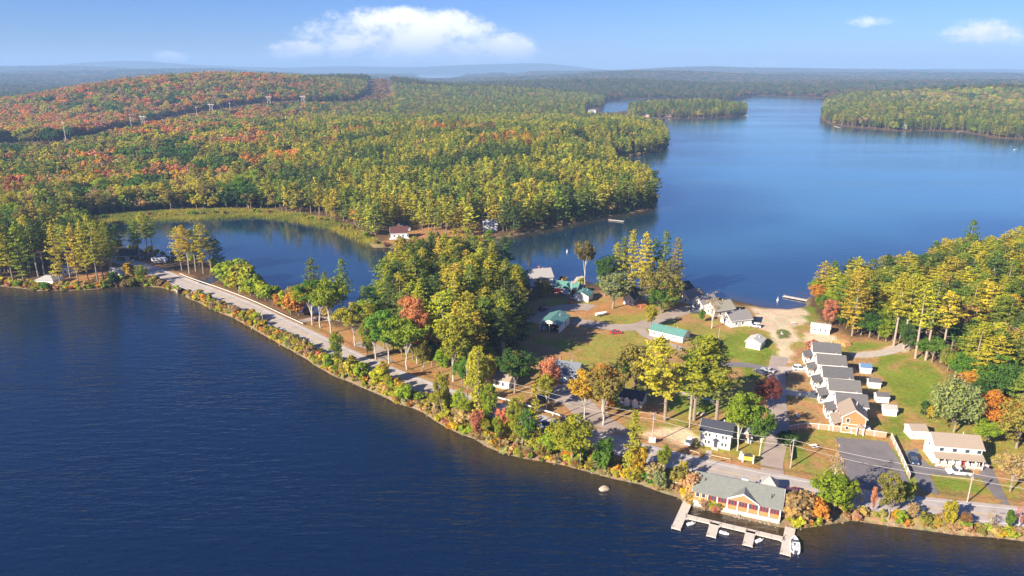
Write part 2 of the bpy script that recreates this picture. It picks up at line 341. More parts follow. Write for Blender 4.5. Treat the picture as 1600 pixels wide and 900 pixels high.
def ground_colour(x, y, d):
    r = np.hypot(x, y); n = len(x); C = np.zeros((n, 3)); C[:] = (.105, .065, .035)
    def put(mask, col): C[:] = C*(1-mask[:, None])+np.array(col)*mask[:, None]
    nz = fbm(x/7, y/7, 21); n2 = fbm(x/22, y/22, 31, 4); near = r < 700
    def soft(P, w=2.0):
        m = np.zeros(n); s = poly_sd(P, x[near], y[near])+(nz[near]-.5)*8; m[near] = 1-sstep(s, -w, w); return m
    vil = soft(ZONES['village'], 3); put(vil, (.33, .20, .088))
    gr = vil*sstep(n2+.5*(nz-.5), .485, .575); put(gr*.9, (.24, .225, .044))
    for P in ZONES['orange']: put(soft(P, 3)*.9, (.36, .19, .08))
    for P in ZONES['green']: put(soft(P, 1.6)*sstep(nz, .15, .42)*.95, (.15, .20, .022))
    for P in ZONES['sand']: put(soft(P, 1.2)*.95, (.56, .45, .33))
    put(soft(ZONES['isle'], .8), (.12, .14, .04)); put(soft(ZONES['marsh'], 4), (.27, .24, .05))
    cut = line_d(CUT, x, y); put((1-sstep(cut+(nz-.5)*20, 28, 42))*(r > 500), (.20, .135, .075))
    put(sstep(r, 2500, 4500), (.045, .048, .026))
    rdl = line_d(ROAD, x, y); put((1-sstep(rdl+(nz-.5)*6, 7.5, 11))*(d > .5)*(r < 700)*.8, (.33, .185, .085))
    put((1-sstep(d, 0.3, 2.6))*(r < 700)*.8, (.23, .18, .12)); put(1.0*(d < -.3), (.07, .05, .025))
    return np.concatenate([C, np.ones((n, 1))], 1)
TC = ground_colour(TX, TY, TD)
def terrain_mat():
    m = bpy.data.materials.new('terrain_ground'); m.use_nodes = True; t = NT(m.node_tree)
    a = t.n('ShaderNodeAttribute', attribute_name='zone'); tc = t.n('ShaderNodeTexCoord')
    n1 = t.n('ShaderNodeTexNoise', ins={'Vector': tc.outputs['Object'], 'Scale': .9, 'Detail': 8.0, 'Roughness': .7})
    n2 = t.n('ShaderNodeTexNoise', ins={'Vector': tc.outputs['Object'], 'Scale': .13, 'Detail': 4.0})
    k = t.math('ADD', t.math('MULTIPLY', n1.outputs[0], 1.7), t.math('MULTIPLY_ADD', n2.outputs[0], .7, -.2))
    n3 = t.n('ShaderNodeTexNoise', ins={'Vector': tc.outputs['Object'], 'Scale': .42, 'Detail': 7.0, 'Roughness': .72})
    hue = t.mix(t.smooth(n3.outputs[0], .40, .60), (.90, 1.07, .90), (1.16, .95, .96))
    c = t.mix(1.0, t.mix(1.0, a.outputs['Color'], hue, 'MULTIPLY'), t.n('ShaderNodeCombineColor', ins={0: k, 1: k, 2: k}).outputs[0], 'MULTIPLY')
    p = t.n('ShaderNodeBsdfPrincipled', ins={'Base Color': c, 'Roughness': .95, 'Specular IOR Level': .1})
    b = t.n('ShaderNodeBump', ins={'Strength': .5, 'Distance': .4, 'Height': n1.outputs[0]}); t.link(b.outputs[0], p.inputs['Normal'])
    o = t.n('ShaderNodeOutputMaterial'); t.link(p.outputs[0], o.inputs[0]); return m
me = np_mesh('ground', np.stack([TX, TY, TZ], 1), QUADS, terrain_mat()); me.polygons.foreach_set('use_smooth', [True]*len(me.polygons))
at = me.color_attributes.new('zone', 'FLOAT_COLOR', 'POINT'); at.data.foreach_set('color', TC.astype(np.float32).ravel())
ground = bpy.data.objects.new('ground', me); COL.objects.link(ground); tag(ground, 'rolling wooded land with leaf-strewn lawns between the lakes', kind='structure')

def water_mat():
    m = bpy.data.materials.new('lake_water'); m.use_nodes = True; t = NT(m.node_tree)
    tc = t.n('ShaderNodeTexCoord'); P = tc.outputs['Object']
    a = t.n('ShaderNodeAttribute', attribute_name='shallow_reflection')
    def nz(sx, sy, rot, scale, detail, rough=.55):
        mp = t.n('ShaderNodeMapping', ins={'Vector': P, 'Rotation': (0, 0, rot), 'Scale': (sx, sy, 1)})
        return t.n('ShaderNodeTexNoise', ins={'Vector': mp.outputs[0], 'Scale': scale, 'Detail': detail, 'Roughness': rough}).outputs[0]
    w1 = nz(.26, 1, .22, .42, 2.5); w2 = nz(.4, 1, -.12, 1.1, 2.0); big = nz(.12, 1, .05, .012, 3.0, .6); bg2 = nz(1, 1, 0, .006, 2.0)
    hgt = t.math('ADD', w1, t.math('MULTIPLY', w2, .38))
    amp = t.math('MULTIPLY_ADD', t.smooth(t.math('ADD', t.math('MULTIPLY', big, .7), t.math('MULTIPLY', bg2, .3)), .40, .60), .60, .40)
    calm = t.n('ShaderNodeAttribute', attribute_name='calm'); opn = t.n('ShaderNodeAttribute', attribute_name='open_sky_tone')
    amp = t.math('MULTIPLY', t.math('MULTIPLY', amp, t.math('MULTIPLY_ADD', calm.outputs['Fac'], -.74, 1.0)), t.math('MULTIPLY_ADD', a.outputs['Fac'], -.35, 1.0))
    b = t.n('ShaderNodeBump', ins={'Strength': amp, 'Distance': .64, 'Height': hgt})
    c = t.mix(a.outputs['Fac'], t.mix(t.math('MULTIPLY_ADD', t.smooth(calm.outputs['Fac'], 1.0, 1.2), -.45, t.math('MINIMUM', calm.outputs['Fac'], 1.0)), (.0022, .0115, .040), t.mix(opn.outputs['Fac'], (.008, .034, .064), (.040, .145, .205))), (.060, .042, .014))  # base colour holds sky reflection offshore and a darker reflection zone near shore
    p = t.n('ShaderNodeBsdfPrincipled', ins={'Base Color': c, 'Roughness': .08, 'IOR': t.math('MULTIPLY_ADD', t.math('MINIMUM', calm.outputs['Fac'], 1.0), 1.15, 1.45), 'Normal': b.outputs[0]})
    o = t.n('ShaderNodeOutputMaterial'); t.link(p.outputs[0], o.inputs[0]); return m
_k = np.zeros((NR, NA), bool); _rs = np.unique(np.r_[0:NR:2, NR-1]); _as = np.unique(np.r_[0:NA:2, NA-1]); _id = ii[np.ix_(_rs, _as)].ravel()
_j = np.arange(len(_rs)*len(_as)).reshape(len(_rs), len(_as)); WQ = np.stack([_j[:-1, :-1], _j[1:, :-1], _j[1:, 1:], _j[:-1, 1:]], -1).reshape(-1, 4)[:, ::-1]
WX, WY, WD = TX[_id], TY[_id], TD[_id]
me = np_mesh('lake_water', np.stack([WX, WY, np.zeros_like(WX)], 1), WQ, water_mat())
sh = np.where(np.hypot(WX, WY) < 800, 1-sstep(-WD, 0.0, 15), 0)*(.55+.45*fbm(WX/14, WY/14, 8)); sh = sh.astype(np.float32)  # brown shallows, also painting the reflection of trees and bank near shore
at = me.attributes.new('shallow_reflection', 'FLOAT', 'POINT'); at.data.foreach_set('value', sh)
at = me.attributes.new('calm', 'FLOAT', 'POINT'); at.data.foreach_set('value', (((poly_sd(WNORTH, WX, WY) < 0) | (np.hypot(WX, WY) > 2600))*(1+.22*(1-sstep(WX, 0, 140)))).astype(np.float32))
at = me.attributes.new('open_sky_tone', 'FLOAT', 'POINT'); at.data.foreach_set('value', (sstep(-WD+(fbm(WX/60, WY/60, 44)-.5)*60, 15, 150)).astype(np.float32))
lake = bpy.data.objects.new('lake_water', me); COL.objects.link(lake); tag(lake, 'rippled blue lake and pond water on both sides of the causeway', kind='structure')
# ------------------------------------------------------------------ roads, drives and markings
def ribbon(name, P, w0, w1, z, m, kind='structure', parent=None, label=None, follow=False):
    P = np.array(P); T = np.gradient(P, axis=0); T /= np.linalg.norm(T, axis=1)[:, None]+1e-9; N = np.stack([-T[:, 1], T[:, 0]], 1)
    A = P+N*w0; B = P+N*w1
    if follow:
        M = np.linspace(0, 1, 4); V = []
        for k in M:
            Q = A*(1-k)+B*k; V.append(np.concatenate([Q, np.array([gh(a_, b_)+z for a_, b_ in Q])[:, None]], 1))
        V = np.stack(V, 1).reshape(-1, 3); n = len(P); f = [(i*4+j, i*4+j+1, (i+1)*4+j+1, (i+1)*4+j) for i in range(n-1) for j in range(3)]
    else:
        V = np.stack([np.c_[A, np.full(len(P), z)], np.c_[B, np.full(len(P), z)]], 1).reshape(-1, 3); f = [(2*i, 2*i+1, 2*i+3, 2*i+2) for i in range(len(P)-1)]
    mb = MB(); mb.add([tuple(v) for v in V], f); o = mb.build(name, m, parent)
    if kind and parent is None: tag(o, label, kind=kind)
    return o
ASPHALT = mat('asphalt', (.38, .335, .315), .9, .22, .35, bump=.1); ASPH2 = mat('asphalt_dark', (.17, .155, .16), .9, .2, .3); DRIVE = mat('worn_drive', (.34, .275, .235), .92, .2, .25); GRAVEL = mat('pale_gravel', (.42, .36, .31), .95, .2, .4)
PAINTW = mat('road_white', (.74, .73, .70), .7, .12, 1); PAINTY = mat('road_yellow', (.62, .44, .14), .7, .15, 1)
cw = lambda a, b: ROAD[a:b]
cx = np.array([proj(p[0], p[1], ROADZ)[0] for p in ROAD])
road = ribbon('road', ROAD, -4.6, 4.6, ROADZ, ASPHALT, label='two-lane lakeside road crossing the causeway and following the shore')
for nm, a, b, m_ in (('edge_line', 3.15, 3.3, PAINTW), ('edge_line', -3.3, -3.15, PAINTW), ('centre_line', .10, .22, PAINTY), ('centre_line', -.22, -.10, PAINTY)):
    ribbon(nm, ROAD, a, b, ROADZ+.006, m_, parent=road)
def lane(name, px, w, m, label, step=2.0, z=.06):
    P = spline(GP(px, VZ), step); return ribbon(name, P, -w/2, w/2, z, m, label=label, follow=True)
def patch(name, px, m, label, z=.06):
    """flat paved area: grid of cells clipped to the polygon by its outline, laid on the ground"""
    import bmesh
    P = GP(px, VZ); bm = bmesh.new(); bm.faces.new([bm.verts.new((a, b, 0)) for a, b in densify(P, 2.5, closed=True)])
    bmesh.ops.triangulate(bm, faces=bm.faces[:])
    for v in bm.verts: v.co.z = gh(v.co.x, v.co.y)+z
    bm.normal_update(); bm.faces.ensure_lookup_table()
    if bm.faces[0].normal.z < 0: bmesh.ops.reverse_faces(bm, faces=bm.faces)
    me = bpy.data.meshes.new(name); bm.to_mesh(me); bm.free(); me.materials.append(m); o = bpy.data.objects.new(name, me); COL.objects.link(o); return tag(o, label, kind='structure')
lane('lane', [(1207, 742), (1206, 722), (1213, 692), (1217, 662), (1214, 630), (1213, 600), (1214, 578), (1218, 560)], 5.6, DRIVE, 'paved lane from the road up to the beach lot')
lane('lane', [(1214, 585), (1190, 577), (1160, 572), (1130, 572)], 4.2, ASPH2, 'dark spur of the lane among the lawns', z=.075)
lane('driveway', [(1217, 580), (1240, 580), (1262, 582)], 4.2, GRAVEL, 'pale driveway of the second townhouse', z=.09)
lane('driveway', [(1217, 612), (1240, 616), (1276, 621)], 4.6, GRAVEL, 'pale driveway with the dark pickup', z=.09)
lane('driveway', [(838, 506), (846, 494), (870, 484), (905, 480), (925, 482)], 9, DRIVE, 'wide drive in front of the red and green buildings')
lane('driveway', [(896, 503), (930, 508), (965, 513), (1000, 511), (1030, 500), (1060, 490), (1090, 481)], 7.5, DRIVE, 'worn drive curving across the lawn to the white cottages', z=.075)
lane('driveway', [(996, 511), (1008, 524), (1035, 537), (1068, 548)], 4.0, DRIVE, 'drive along the long green-roofed building', z=.09)
lane('path', [(1044, 611), (1070, 616), (1100, 623), (1124, 629)], 1.8, GRAVEL, 'narrow pale path between the tall pines')
lane('path', [(1108, 704), (1106, 714), (1103, 720)], 1.6, GRAVEL, 'front walk of the white house')
lane('path', [(1330, 561), (1360, 560), (1390, 556), (1416, 548)], 4.5, GRAVEL, 'sandy track at the edge of the wood')
lane('driveway', [(555, 538), (575, 540), (592, 548), (605, 570)], 5, DRIVE, 'turn-out beside the causeway end')
lane('driveway', [(470, 503), (495, 497), (520, 500)], 4.5, DRIVE, 'pull-off with the maroon car')
lane('driveway', [(885, 601), (888, 612), (905, 632), (930, 655), (955, 672), (975, 690)], 9, DRIVE, 'drive of the blue-grey house')
lane('driveway', [(845, 617), (870, 622), (900, 630)], 6, DRIVE, 'side drive of the blue-grey house', z=.075)
patch('parking_lot', [(1306, 684), (1350, 687), (1386, 691), (1402, 715), (1421, 755), (1414, 762), (1345, 766), (1316, 745), (1310, 715)], ASPH2, 'dark asphalt parking lot behind the cedar fence')
patch('driveway', [(1412, 706), (1433, 701), (1438, 714), (1452, 728), (1530, 742), (1534, 718), (1548, 728), (1566, 765), (1578, 792), (1562, 789), (1545, 765), (1532, 748), (1452, 741), (1468, 774), (1446, 772), (1428, 745)], ASPH2, 'dark loop driveway in front of the cream house')
patch('terrace', [(1232, 775), (1262, 780), (1258, 792), (1232, 788)], DRIVE, 'paved strip beside the lakeside restaurant', z=.5)

# ------------------------------------------------------------------ houses
def frame(p0, p1):
    ax, ay, az = GT(*p0); bx, by, bz = GT(*p1); L = math.hypot(bx-ax, by-ay); return (ax, ay, min(az, bz)), L, math.atan2(by-ay, bx-ax)
def gable_roof(L, D, wh, rh, ridge, oh=.4, th=.2):
    mb = MB()
    def prof(S):
        s = rh/(S/2); return [(-oh, wh-oh*s), (S/2, wh+rh), (S+oh, wh-oh*s), (S+oh, wh-oh*s+th), (S/2, wh+rh+th*1.1), (-oh, wh-oh*s+th)]
    if ridge == 'x': mb.prism(prof(D), 'x', -oh, L+oh)
    else: mb.prism(prof(L), 'y', -oh, D+oh)
    return mb
def hip_roof(L, D, wh, rh, oh=.4):
    i = min(L, D)/2; mb = MB()
    a = [(-oh, -oh, wh), (L+oh, -oh, wh), (L+oh, D+oh, wh), (-oh, D+oh, wh)]
    r = [(i, D/2, wh+rh), (L-i, D/2, wh+rh)] if L >= D else [(L/2, i, wh+rh), (L/2, D-i, wh+rh)]
    if L >= D: mb.add(a+r, [(0, 1, 5, 4), (1, 2, 5), (2, 3, 4, 5), (3, 0, 4), (3, 2, 1, 0)])
    else: mb.add(a+r, [(0, 1, 4), (1, 2, 5, 4), (2, 3, 5), (3, 0, 4, 5), (3, 2, 1, 0)])
    return mb
def window(root, L, D, side, u, z, w, h, fm=None, simple=False, pm=None):
    def bx(proud, w, h):
        if side == 'f': return (u, -proud/2, z), (w, proud, h)
        if side == 'b': return (u, D+proud/2, z), (w, proud, h)
        if side == 'l': return (-proud/2, u, z), (proud, w, h)
        return (L+proud/2, u, z), (proud, w, h)
    fo = MB().box(*bx(.08, w, h)).build('window', fm or WHITE, root)
    c, d = bx(.11, w-.22, h-.22)
    MB().box(c, d).build('pane', pm or GLASS, fo)
    if not simple and w > 1.2:
        c, d = bx(.14, .07, h-.2); MB().box(c, d).build('mullion', fm or WHITE, fo)
    return fo
def door(root, L, D, side, u, m, w=1.0, h=2.1, z0=0.0):
    def bx(p, w, h, du=0): return ((u+du, -p/2, z0+h/2), (w, p, h)) if side == 'f' else ((-p/2, u+du, z0+h/2), (p, w, h)) if side == 'l' else ((L+p/2, u+du, z0+h/2), (p, w, h))
    o = MB().box(*bx(.07, w, h)).build('door', m, root)
    c, d = bx(.16, .09, .3, w*.36); MB().box((c[0], c[1], z0+1.0), d if side != 'f' else (.09, .16, .12)).build('handle', STEEL, o); return o
def house(name, label, p0, p1, D, wh, rh, ridge, wall, roof, wins=(), doors=(), chimney=None, cat='house', group=None, oh=.4, openf=False, L=None, base=True, mark=None, vent=True):
    loc, L0, rz = frame(p0, p1); L = L or L0
    root = thing(name, label, cat, loc, rz, group)
    LAND.append((loc[0]+math.cos(rz)*L/2-math.sin(rz)*D/2, loc[1]+math.sin(rz)*L/2+math.cos(rz)*D/2, mark or 'the '+' '.join(label.split()[:4]), max(L, D)/2+1.0))
    mb = MB()
    if openf:
        for x in (.1, L-.1): mb.box((x, D/2, wh/2-.2), (.2, D, wh+.4))
        mb.box((L/2, D-.1, wh/2-.2), (L-.4, .2, wh+.4)); mb.prism([(0, wh), (L, wh), (L/2, wh+rh)], 'y', .05, .25); mb.build('wall', wall, root)
        for x in (.1, L/2, L-.1): MB().box((x, -.05, wh/2), (.28, .28, wh)).build('post', WHITE, root)
    elif roof == 'flat': pass
    else:
        if ridge == 'hip': mb.box((L/2, D/2, wh/2-.3), (L, D, wh+.6))
        elif ridge == 'x': mb.prism([(0, -.6), (D, -.6), (D, wh), (D/2, wh+rh-.02), (0, wh)], 'x', 0, L)
        else: mb.prism([(0, -.6), (L, -.6), (L, wh), (L/2, wh+rh-.02), (0, wh)], 'y', 0, D)
        mb.build('wall', wall, root)
    if base and not openf: MB().box((L/2, D/2, -.25), (L+.12, D+.12, .7)).build('foundation', CONC, root)
    ro = (hip_roof(L, D, wh, rh, oh) if ridge == 'hip' else gable_roof(L, D, wh, rh, ridge, oh)).build('roof', roof, root)
    if ridge == 'x': # rake boards and fascia
        for x in (-oh-.04, L+oh+.04): 
            s = rh/(D/2); MB().prism([(-oh, wh-oh*s-.02), (D/2, wh+rh-.02), (D+oh, wh-oh*s-.02), (D+oh, wh-oh*s-.24), (D/2, wh+rh-.26), (-oh, wh-oh*s-.24)], 'x', x-.03, x+.03).build('rake_board', WHITE, ro)
        MB().box((L/2, -oh-.05, wh-oh*rh/(D/2)+.02), (L+2*oh-.1, .07, .2)).build('fascia', WHITE, ro)
    elif ridge == 'y':
        s = rh/(L/2); MB().prism([(-oh, wh-oh*s-.02), (L/2, wh+rh-.02), (L+oh, wh-oh*s-.02), (L+oh, wh-oh*s-.24), (L/2, wh+rh-.26), (-oh, wh-oh*s-.24)], 'y', -oh-.06, -oh-.01).build('rake_board', WHITE, ro)
    if vent: MB().tube([(L*.7, D*.62, wh+rh*.4), (L*.7, D*.62, wh+rh+.45)], .09, 6).build('vent_pipe', WHITE, ro)
    if chimney: MB().box((chimney[0], chimney[1], wh+rh*.55), (.8, .8, rh+1.6)).build('chimney', BRICK, ro)
    for w in wins: window(root, L, D, *w)
    for dd in doors: door(root, L, D, *dd)
    return root, L, D
def row(side, us, z, w=1.0, h=1.3): return [(side, u, z, w, h) for u in us]
WH = WHITE
# lakeside restaurant ------------------------------------------------
def restaurant():
    loc, L, rz = frame((1083, 789), (1217, 818)); loc = (loc[0], loc[1], 1.0); D = 8.6; wh = 3.3; rh = 2.5
    r = thing('lakeside_restaurant', 'long orange lakeside restaurant with sage roof and white-posted glazed porch over the water', 'restaurant', loc, rz)
    LAND.append((loc[0]+L/2, loc[1]+4, 'the orange lakeside restaurant', L/2))
    MB().box((L/2, D/2, -.75), (L+.2, D+.2, 1.5)).build('foundation', CONC, r)
    MB().prism([(1.2, 0), (D, 0), (D, wh), (D/2, wh+rh-.05), (1.2, wh+.5)], 'x', 0, L).build('wall', ORANGE, r)
    MB().box((1.5, .6, wh/2-.1), (3.0, 1.25, wh-.2)).build('bay', ORANGE, r)
    MB().box((1.5, -.04, .35), (3.0, .08, .7)).build('skirting', WH, r)
    for u in (.85, 2.2): window(r, L, D, 'f', u, 2.35, 1.0, 1.2)
    MB().box((1.5, -.07, 1.35), (.6, .08, .45)).build('lamp_board', FLAGC, r)
    MB().box((L/2+1.5, .55, .08), (L-3.0, 1.3, .16)).build('porch_floor', WOOD, r)
    n = 7; x0 = 3.0; dx = (L-x0)/n
    for i in range(n):
        a = x0+i*dx; MB().box((a+dx/2, .35, .75), (dx-.3, .1, 1.1)).build('porch_panel', YELLOWP if i != 3 else ORANGE, r)
        for k in range(3):
            w_ = (dx-.4)/3; g = MB().box((a+.2+w_*(k+.5), .32, 2.05), (w_-.06, .12, 1.35)).build('porch_window', mat('red_frame', (.30, .05, .06), .5, .1), r)
            MB().box((a+.2+w_*(k+.5), .25, 2.05), (w_-.3, .04, 1.1)).build('pane', GLASS, g)
    for i in range(n+1): MB().box((x0+i*dx if i else x0+.12, .2, 1.5), (.26, .26, 3.0)).build('porch_post', WH, r)
    MB().box((x0+(L-x0)/2, .1, 3.0), (L-x0, .3, .3)).build('porch_beam', WH, r); MB().box((x0+(L-x0)/2, -.05, .2), (L-x0, .12, .22)).build('porch_rail', WH, r)
    ro = gable_roof(L, D, wh, rh, 'x', .45, .2).build('roof', SAGEROOF, r)
    gx = x0+dx*3.5; gw = 3.1
    g = MB().add([(gx-gw-.3, -.55, wh+.05), (gx+gw+.3, -.55, wh+.05), (gx, -.55, wh+1.95), (gx, D/2-.9, wh+1.95), (gx-gw-.3, .6, wh+.05), (gx+gw+.3, .6, wh+.05)],
             [(0, 2, 3, 4), (2, 1, 5, 3), (0, 1, 2), (0, 4, 5, 1), (4, 3, 5)]).build('front_gable_roof', SAGEROOF, r)
    MB().prism([(gx-gw, wh+.05), (gx+gw, wh+.05), (gx, wh+1.72)], 'y', -.75, -.58).build('front_gable', ORANGE, r)
    for s in (-1, 1): MB().add([(gx+s*(gw+.45), -.8, wh-.1), (gx+s*(gw+.45), -.8, wh+.16), (gx, -.8, wh+2.1), (gx, -.8, wh+1.82), (gx+s*(gw+.45), -.5, wh-.1), (gx+s*(gw+.45), -.5, wh+.16), (gx, -.5, wh+2.1), (gx, -.5, wh+1.82)], [(0, 1, 2, 3), (7, 6, 5, 4), (1, 5, 6, 2), (0, 3, 7, 4)]).build('rake_board', WH, r)
    for x in (-.5, L+.5): MB().prism([(-.45, wh-.5), (D/2, wh+rh-.05), (D+.45, wh-.5), (D+.45, wh-.26), (D/2, wh+rh+.2), (-.45, wh-.26)], 'x', x-.04, x+.04).build('rake_board', WH, ro)
    MB().box((L*.56, D/2+.6, wh+rh+.25), (1.6, 1.0, .8)).build('rooftop_unit', STEEL, ro)
    for u, v in ((2, 2.4), (L-2.2, 1.6)): MB().tube([(u, v, wh+1), (u, v, wh+2.4)], .1, 6).build('vent_pipe', DARK, ro)
    # entry pavilion on the road side
    ex = L-3.2; MB().box((ex, D+1.6, 1.6), (3.6, 3.2, 3.4)).build('entry_wall', WH, r)
    MB().add([(ex-2.2, D-.6, 3.3), (ex+2.2, D-.6, 3.3), (ex+2.2, D+3.6, 3.3), (ex-2.2, D+3.6, 3.3), (ex, D+1.2, 5.4)], [(0, 1, 4), (1, 2, 4), (2, 3, 4), (3, 0, 4), (3, 2, 1, 0)]).build('entry_roof', GREYROOF, r)
    MB().box((L+.06, D*.5, 1.05), (.12, 1.0, 2.1)).build('door', WH, r)
    MB().box((ex+.4, D-.9, 2.9), (.9, .8, 1.1)).build('kitchen_vent', WH, r); MB().box((ex-2.7, D-.2, 3.4), (.6, .6, .9)).build('kitchen_vent', STEEL, r)
    MB().box((L+1.6, D*.45, .3), (3.0, 4.0, .5)).build('side_deck', WOOD, r)
restaurant()
# white house with navy roof
r, L, D = house('white_house', 'two-storey white house with navy roof and black shutters beside the road', (1093, 695), (1140, 704), 6.6, 4.7, 1.7, 'x', WH, NAVYROOF,
    wins=row('f', (1.5, 2.4, 5.9, 6.8), 3.6, .75, 1.2)+row('f', (1.5, 2.4, 5.9, 6.8), 1.4, .75, 1.2)+[('f', 4.2, 3.6, .7, 1.0)]+row('r', (2, 4.6), 1.5)+row('l', (2, 4.6), 3.6), doors=[('f', 4.2, NAVYROOF)], mark='the white house with navy roof')
MB().prism([(3.3, 2.35), (5.1, 2.35), (4.2, 3.0)], 'y', -.7, 0).build('door_hood', NAVYROOF, r); MB().box((4.2, -.6, .1), (1.8, 1.2, .35)).build('step', CONC, r)
r, L, D = house('grey_shed', 'weathered grey shed behind the white house with navy roof', (1160, 690), (1173, 693.5), 4.2, 2.4, 1.1, 'y', WOOD, GREYROOF, wins=[('f', 1.0, 1.3, .8, .8)], doors=[('f', 1.9, WH, .8)], cat='shed', vent=False)
# cream house right
r, L, D = house('cream_house', 'long cream two-storey house with tan roof, full front porch and small flag', (1457, 724), (1530, 730), 6.8, 5.3, 1.9, 'x', CREAM, TANROOF,
    wins=row('f', (1.5, 4.6, 7.6, 10.4), 4.3, 1.2, 1.15)+row('f', (2.4, 9.2), 1.5, 1.9, 1.3)+row('l', (3.4,), 4.0, .8, 1), doors=[('f', 5.6, WH), ('f', 7.2, REDW)], mark='the long cream house')
MB().add([(-.3, -2.0, 2.55), (L+.3, -2.0, 2.55), (L+.3, 0, 3.35), (-.3, 0, 3.35), (-.3, -2.0, 2.75), (L+.3, -2.0, 2.75), (L+.3, 0, 3.55), (-.3, 0, 3.55)], [(3, 2, 1, 0), (4, 5, 6, 7), (0, 1, 5, 4), (1, 2, 6, 5), (3, 0, 4, 7)]).build('porch_roof', TANROOF, r)
MB().box((L/2, -.98, .12), (L, 1.9, .24)).build('porch_floor', WOOD, r)
for i in range(7): MB().box((.15+i*(L-.3)/6, -1.8, 1.4), (.18, .18, 2.4)).build('porch_post', WH, r)
for i in (0, 1, 4, 5): MB().box((.15+(i+.5)*(L-.3)/6, -1.8, .75), ((L-.3)/6-.3, .08, .7)).build('porch_rail', mat('pink_rail', (.62, .46, .40), .7, .1), r)
fl = MB().tube([(L, -1.9, 1.7), (L+.5, -2.6, 2.5)], .03, 5).build('flag_pole', WH, r)
for i in range(5): MB().box((L+.45, -2.55-.12*i*.0, 2.35-.16*i), (.9, .03, .15), -.9).build('flag_stripe', TAIL if i % 2 == 0 else WH, fl)
MB().box((L+.25, -2.32, 2.2), (.38, .05, .42), -.9).build('flag_canton', BLUEROOF, fl)
# townhouses
r, L, D = house('orange_townhouse', 'orange two-storey townhouse with tan gable roof nearest the cedar fence', (1313, 675), (1350, 679), 7.4, 5.1, 2.2, 'y', ORANGE, TANROOF,
    wins=[('f', 1.5, 3.9, 1.0, 1.3), ('f', 1.5, 1.5, .9, 1.1), ('r', 3.5, 3.6, 1, 1.2)]+row('l', (2, 5), 3.9), doors=[('f', 4.8, WH)], mark='the orange townhouse')
MB().prism([(3.7, 2.4), (5.9, 2.4), (4.8, 3.3)], 'y', -1.1, 0).build('entry_roof', TANROOF, r)
for x in (3.9, 5.7): MB().box((x, -.95, 1.2), (.18, .18, 2.4)).build('entry_post', WH, r)
MB().prism([(-2.2, 2.3), (0, 3.2), (0, 3.4), (-2.2, 2.5)], 'y', -.2, 6.2).build('porch_roof', TANROOF, r)
for y in (0, 2, 4, 6): MB().box((-2.0, y, 1.2), (.2, .2, 2.5)).build('porch_post', WH, r)
MB().box((-2.0, 3, .55), (.1, 5.8, .7)).build('porch_rail', WH, r); MB().box((-1.05, 3, .1), (2.0, 6.2, .3)).build('porch_floor', WOOD, r)
for z in (2.75, .12): MB().box((L/2, -.04, z), (L, .07, .16)).build('trim_band', WH, r)
for x in (.08, L-.08): MB().box((x, -.05, 2.5), (.16, .08, 5.0)).build('corner_board', WH, r)
MB().box((L+.9, 2.0, 1.3), (1.7, 2.2, .2)).build('side_deck', WH, r)
TOWN = [((1306, 656), (1352, 660), 'white townhouse with charcoal roof directly behind the orange one'), ((1294, 632), (1341, 636), 'white townhouse with charcoal roof beside the dark pickup'),
        ((1285, 611), (1329, 614), 'white townhouse with charcoal roof in the middle of the row'), ((1276, 590), (1319, 593), 'white townhouse with charcoal roof beside the white parked car'), ((1269, 570), (1310, 573), 'white townhouse with charcoal roof at the beach end of the row')]
for ti, (p0, p1, lb) in enumerate(TOWN):
    ASPH = mat('roof_shingle_%s' % 'abcde'[ti], ((.115, .11, .115), (.13, .125, .125), (.095, .093, .10), (.125, .118, .115), (.105, .10, .105))[ti], .85, .25, 2.2)
    r, L, D = house('white_townhouse', lb, p0, p1, 6.3, 5.0, 2.2, 'x', WH, ASPH, wins=row('l', (1.7, 4.6), 3.9)+row('f', (2, 4.6, 7), 1.5, .9, 1.1)+row('r', (2.4, 5), 3.8), doors=[('l', 3.6, ASPH)], group='townhouses beside the lane')
    MB().prism([(-2.7, 2.4), (0, 3.3), (0, 3.5), (-2.7, 2.6)], 'y', .3, 5.6).build('porch_roof', ASPH, r)
    for y in (.5, 2.9, 5.4): MB().box((-2.5, y, 1.2), (.2, .2, 2.5)).build('porch_post', WH, r)
    MB().box((-2.5, 2.95, .6), (.1, 4.8, .7)).build('porch_rail', WH, r); MB().box((-1.3, 2.95, .1), (2.6, 5.0, .3)).build('porch_floor', WH, r)
    MB().box((L+.6, 3.5, .5), (1.1, 1.4, .9)).build('back_step', WH, r)
house('mobile_home', 'low white mobile home with pale grey roof beside the beach', (1266, 520), (1296, 523.5), 4.4, 2.9, .55, 'x', WH, mat('roof_pale', (.50, .48, .45), .7, .1), wins=row('f', (1.5, 3.4, 5.2), 1.7, .8, 1), doors=[('f', 6.4, GREYW, .8)], oh=.2, mark='the low white mobile home')
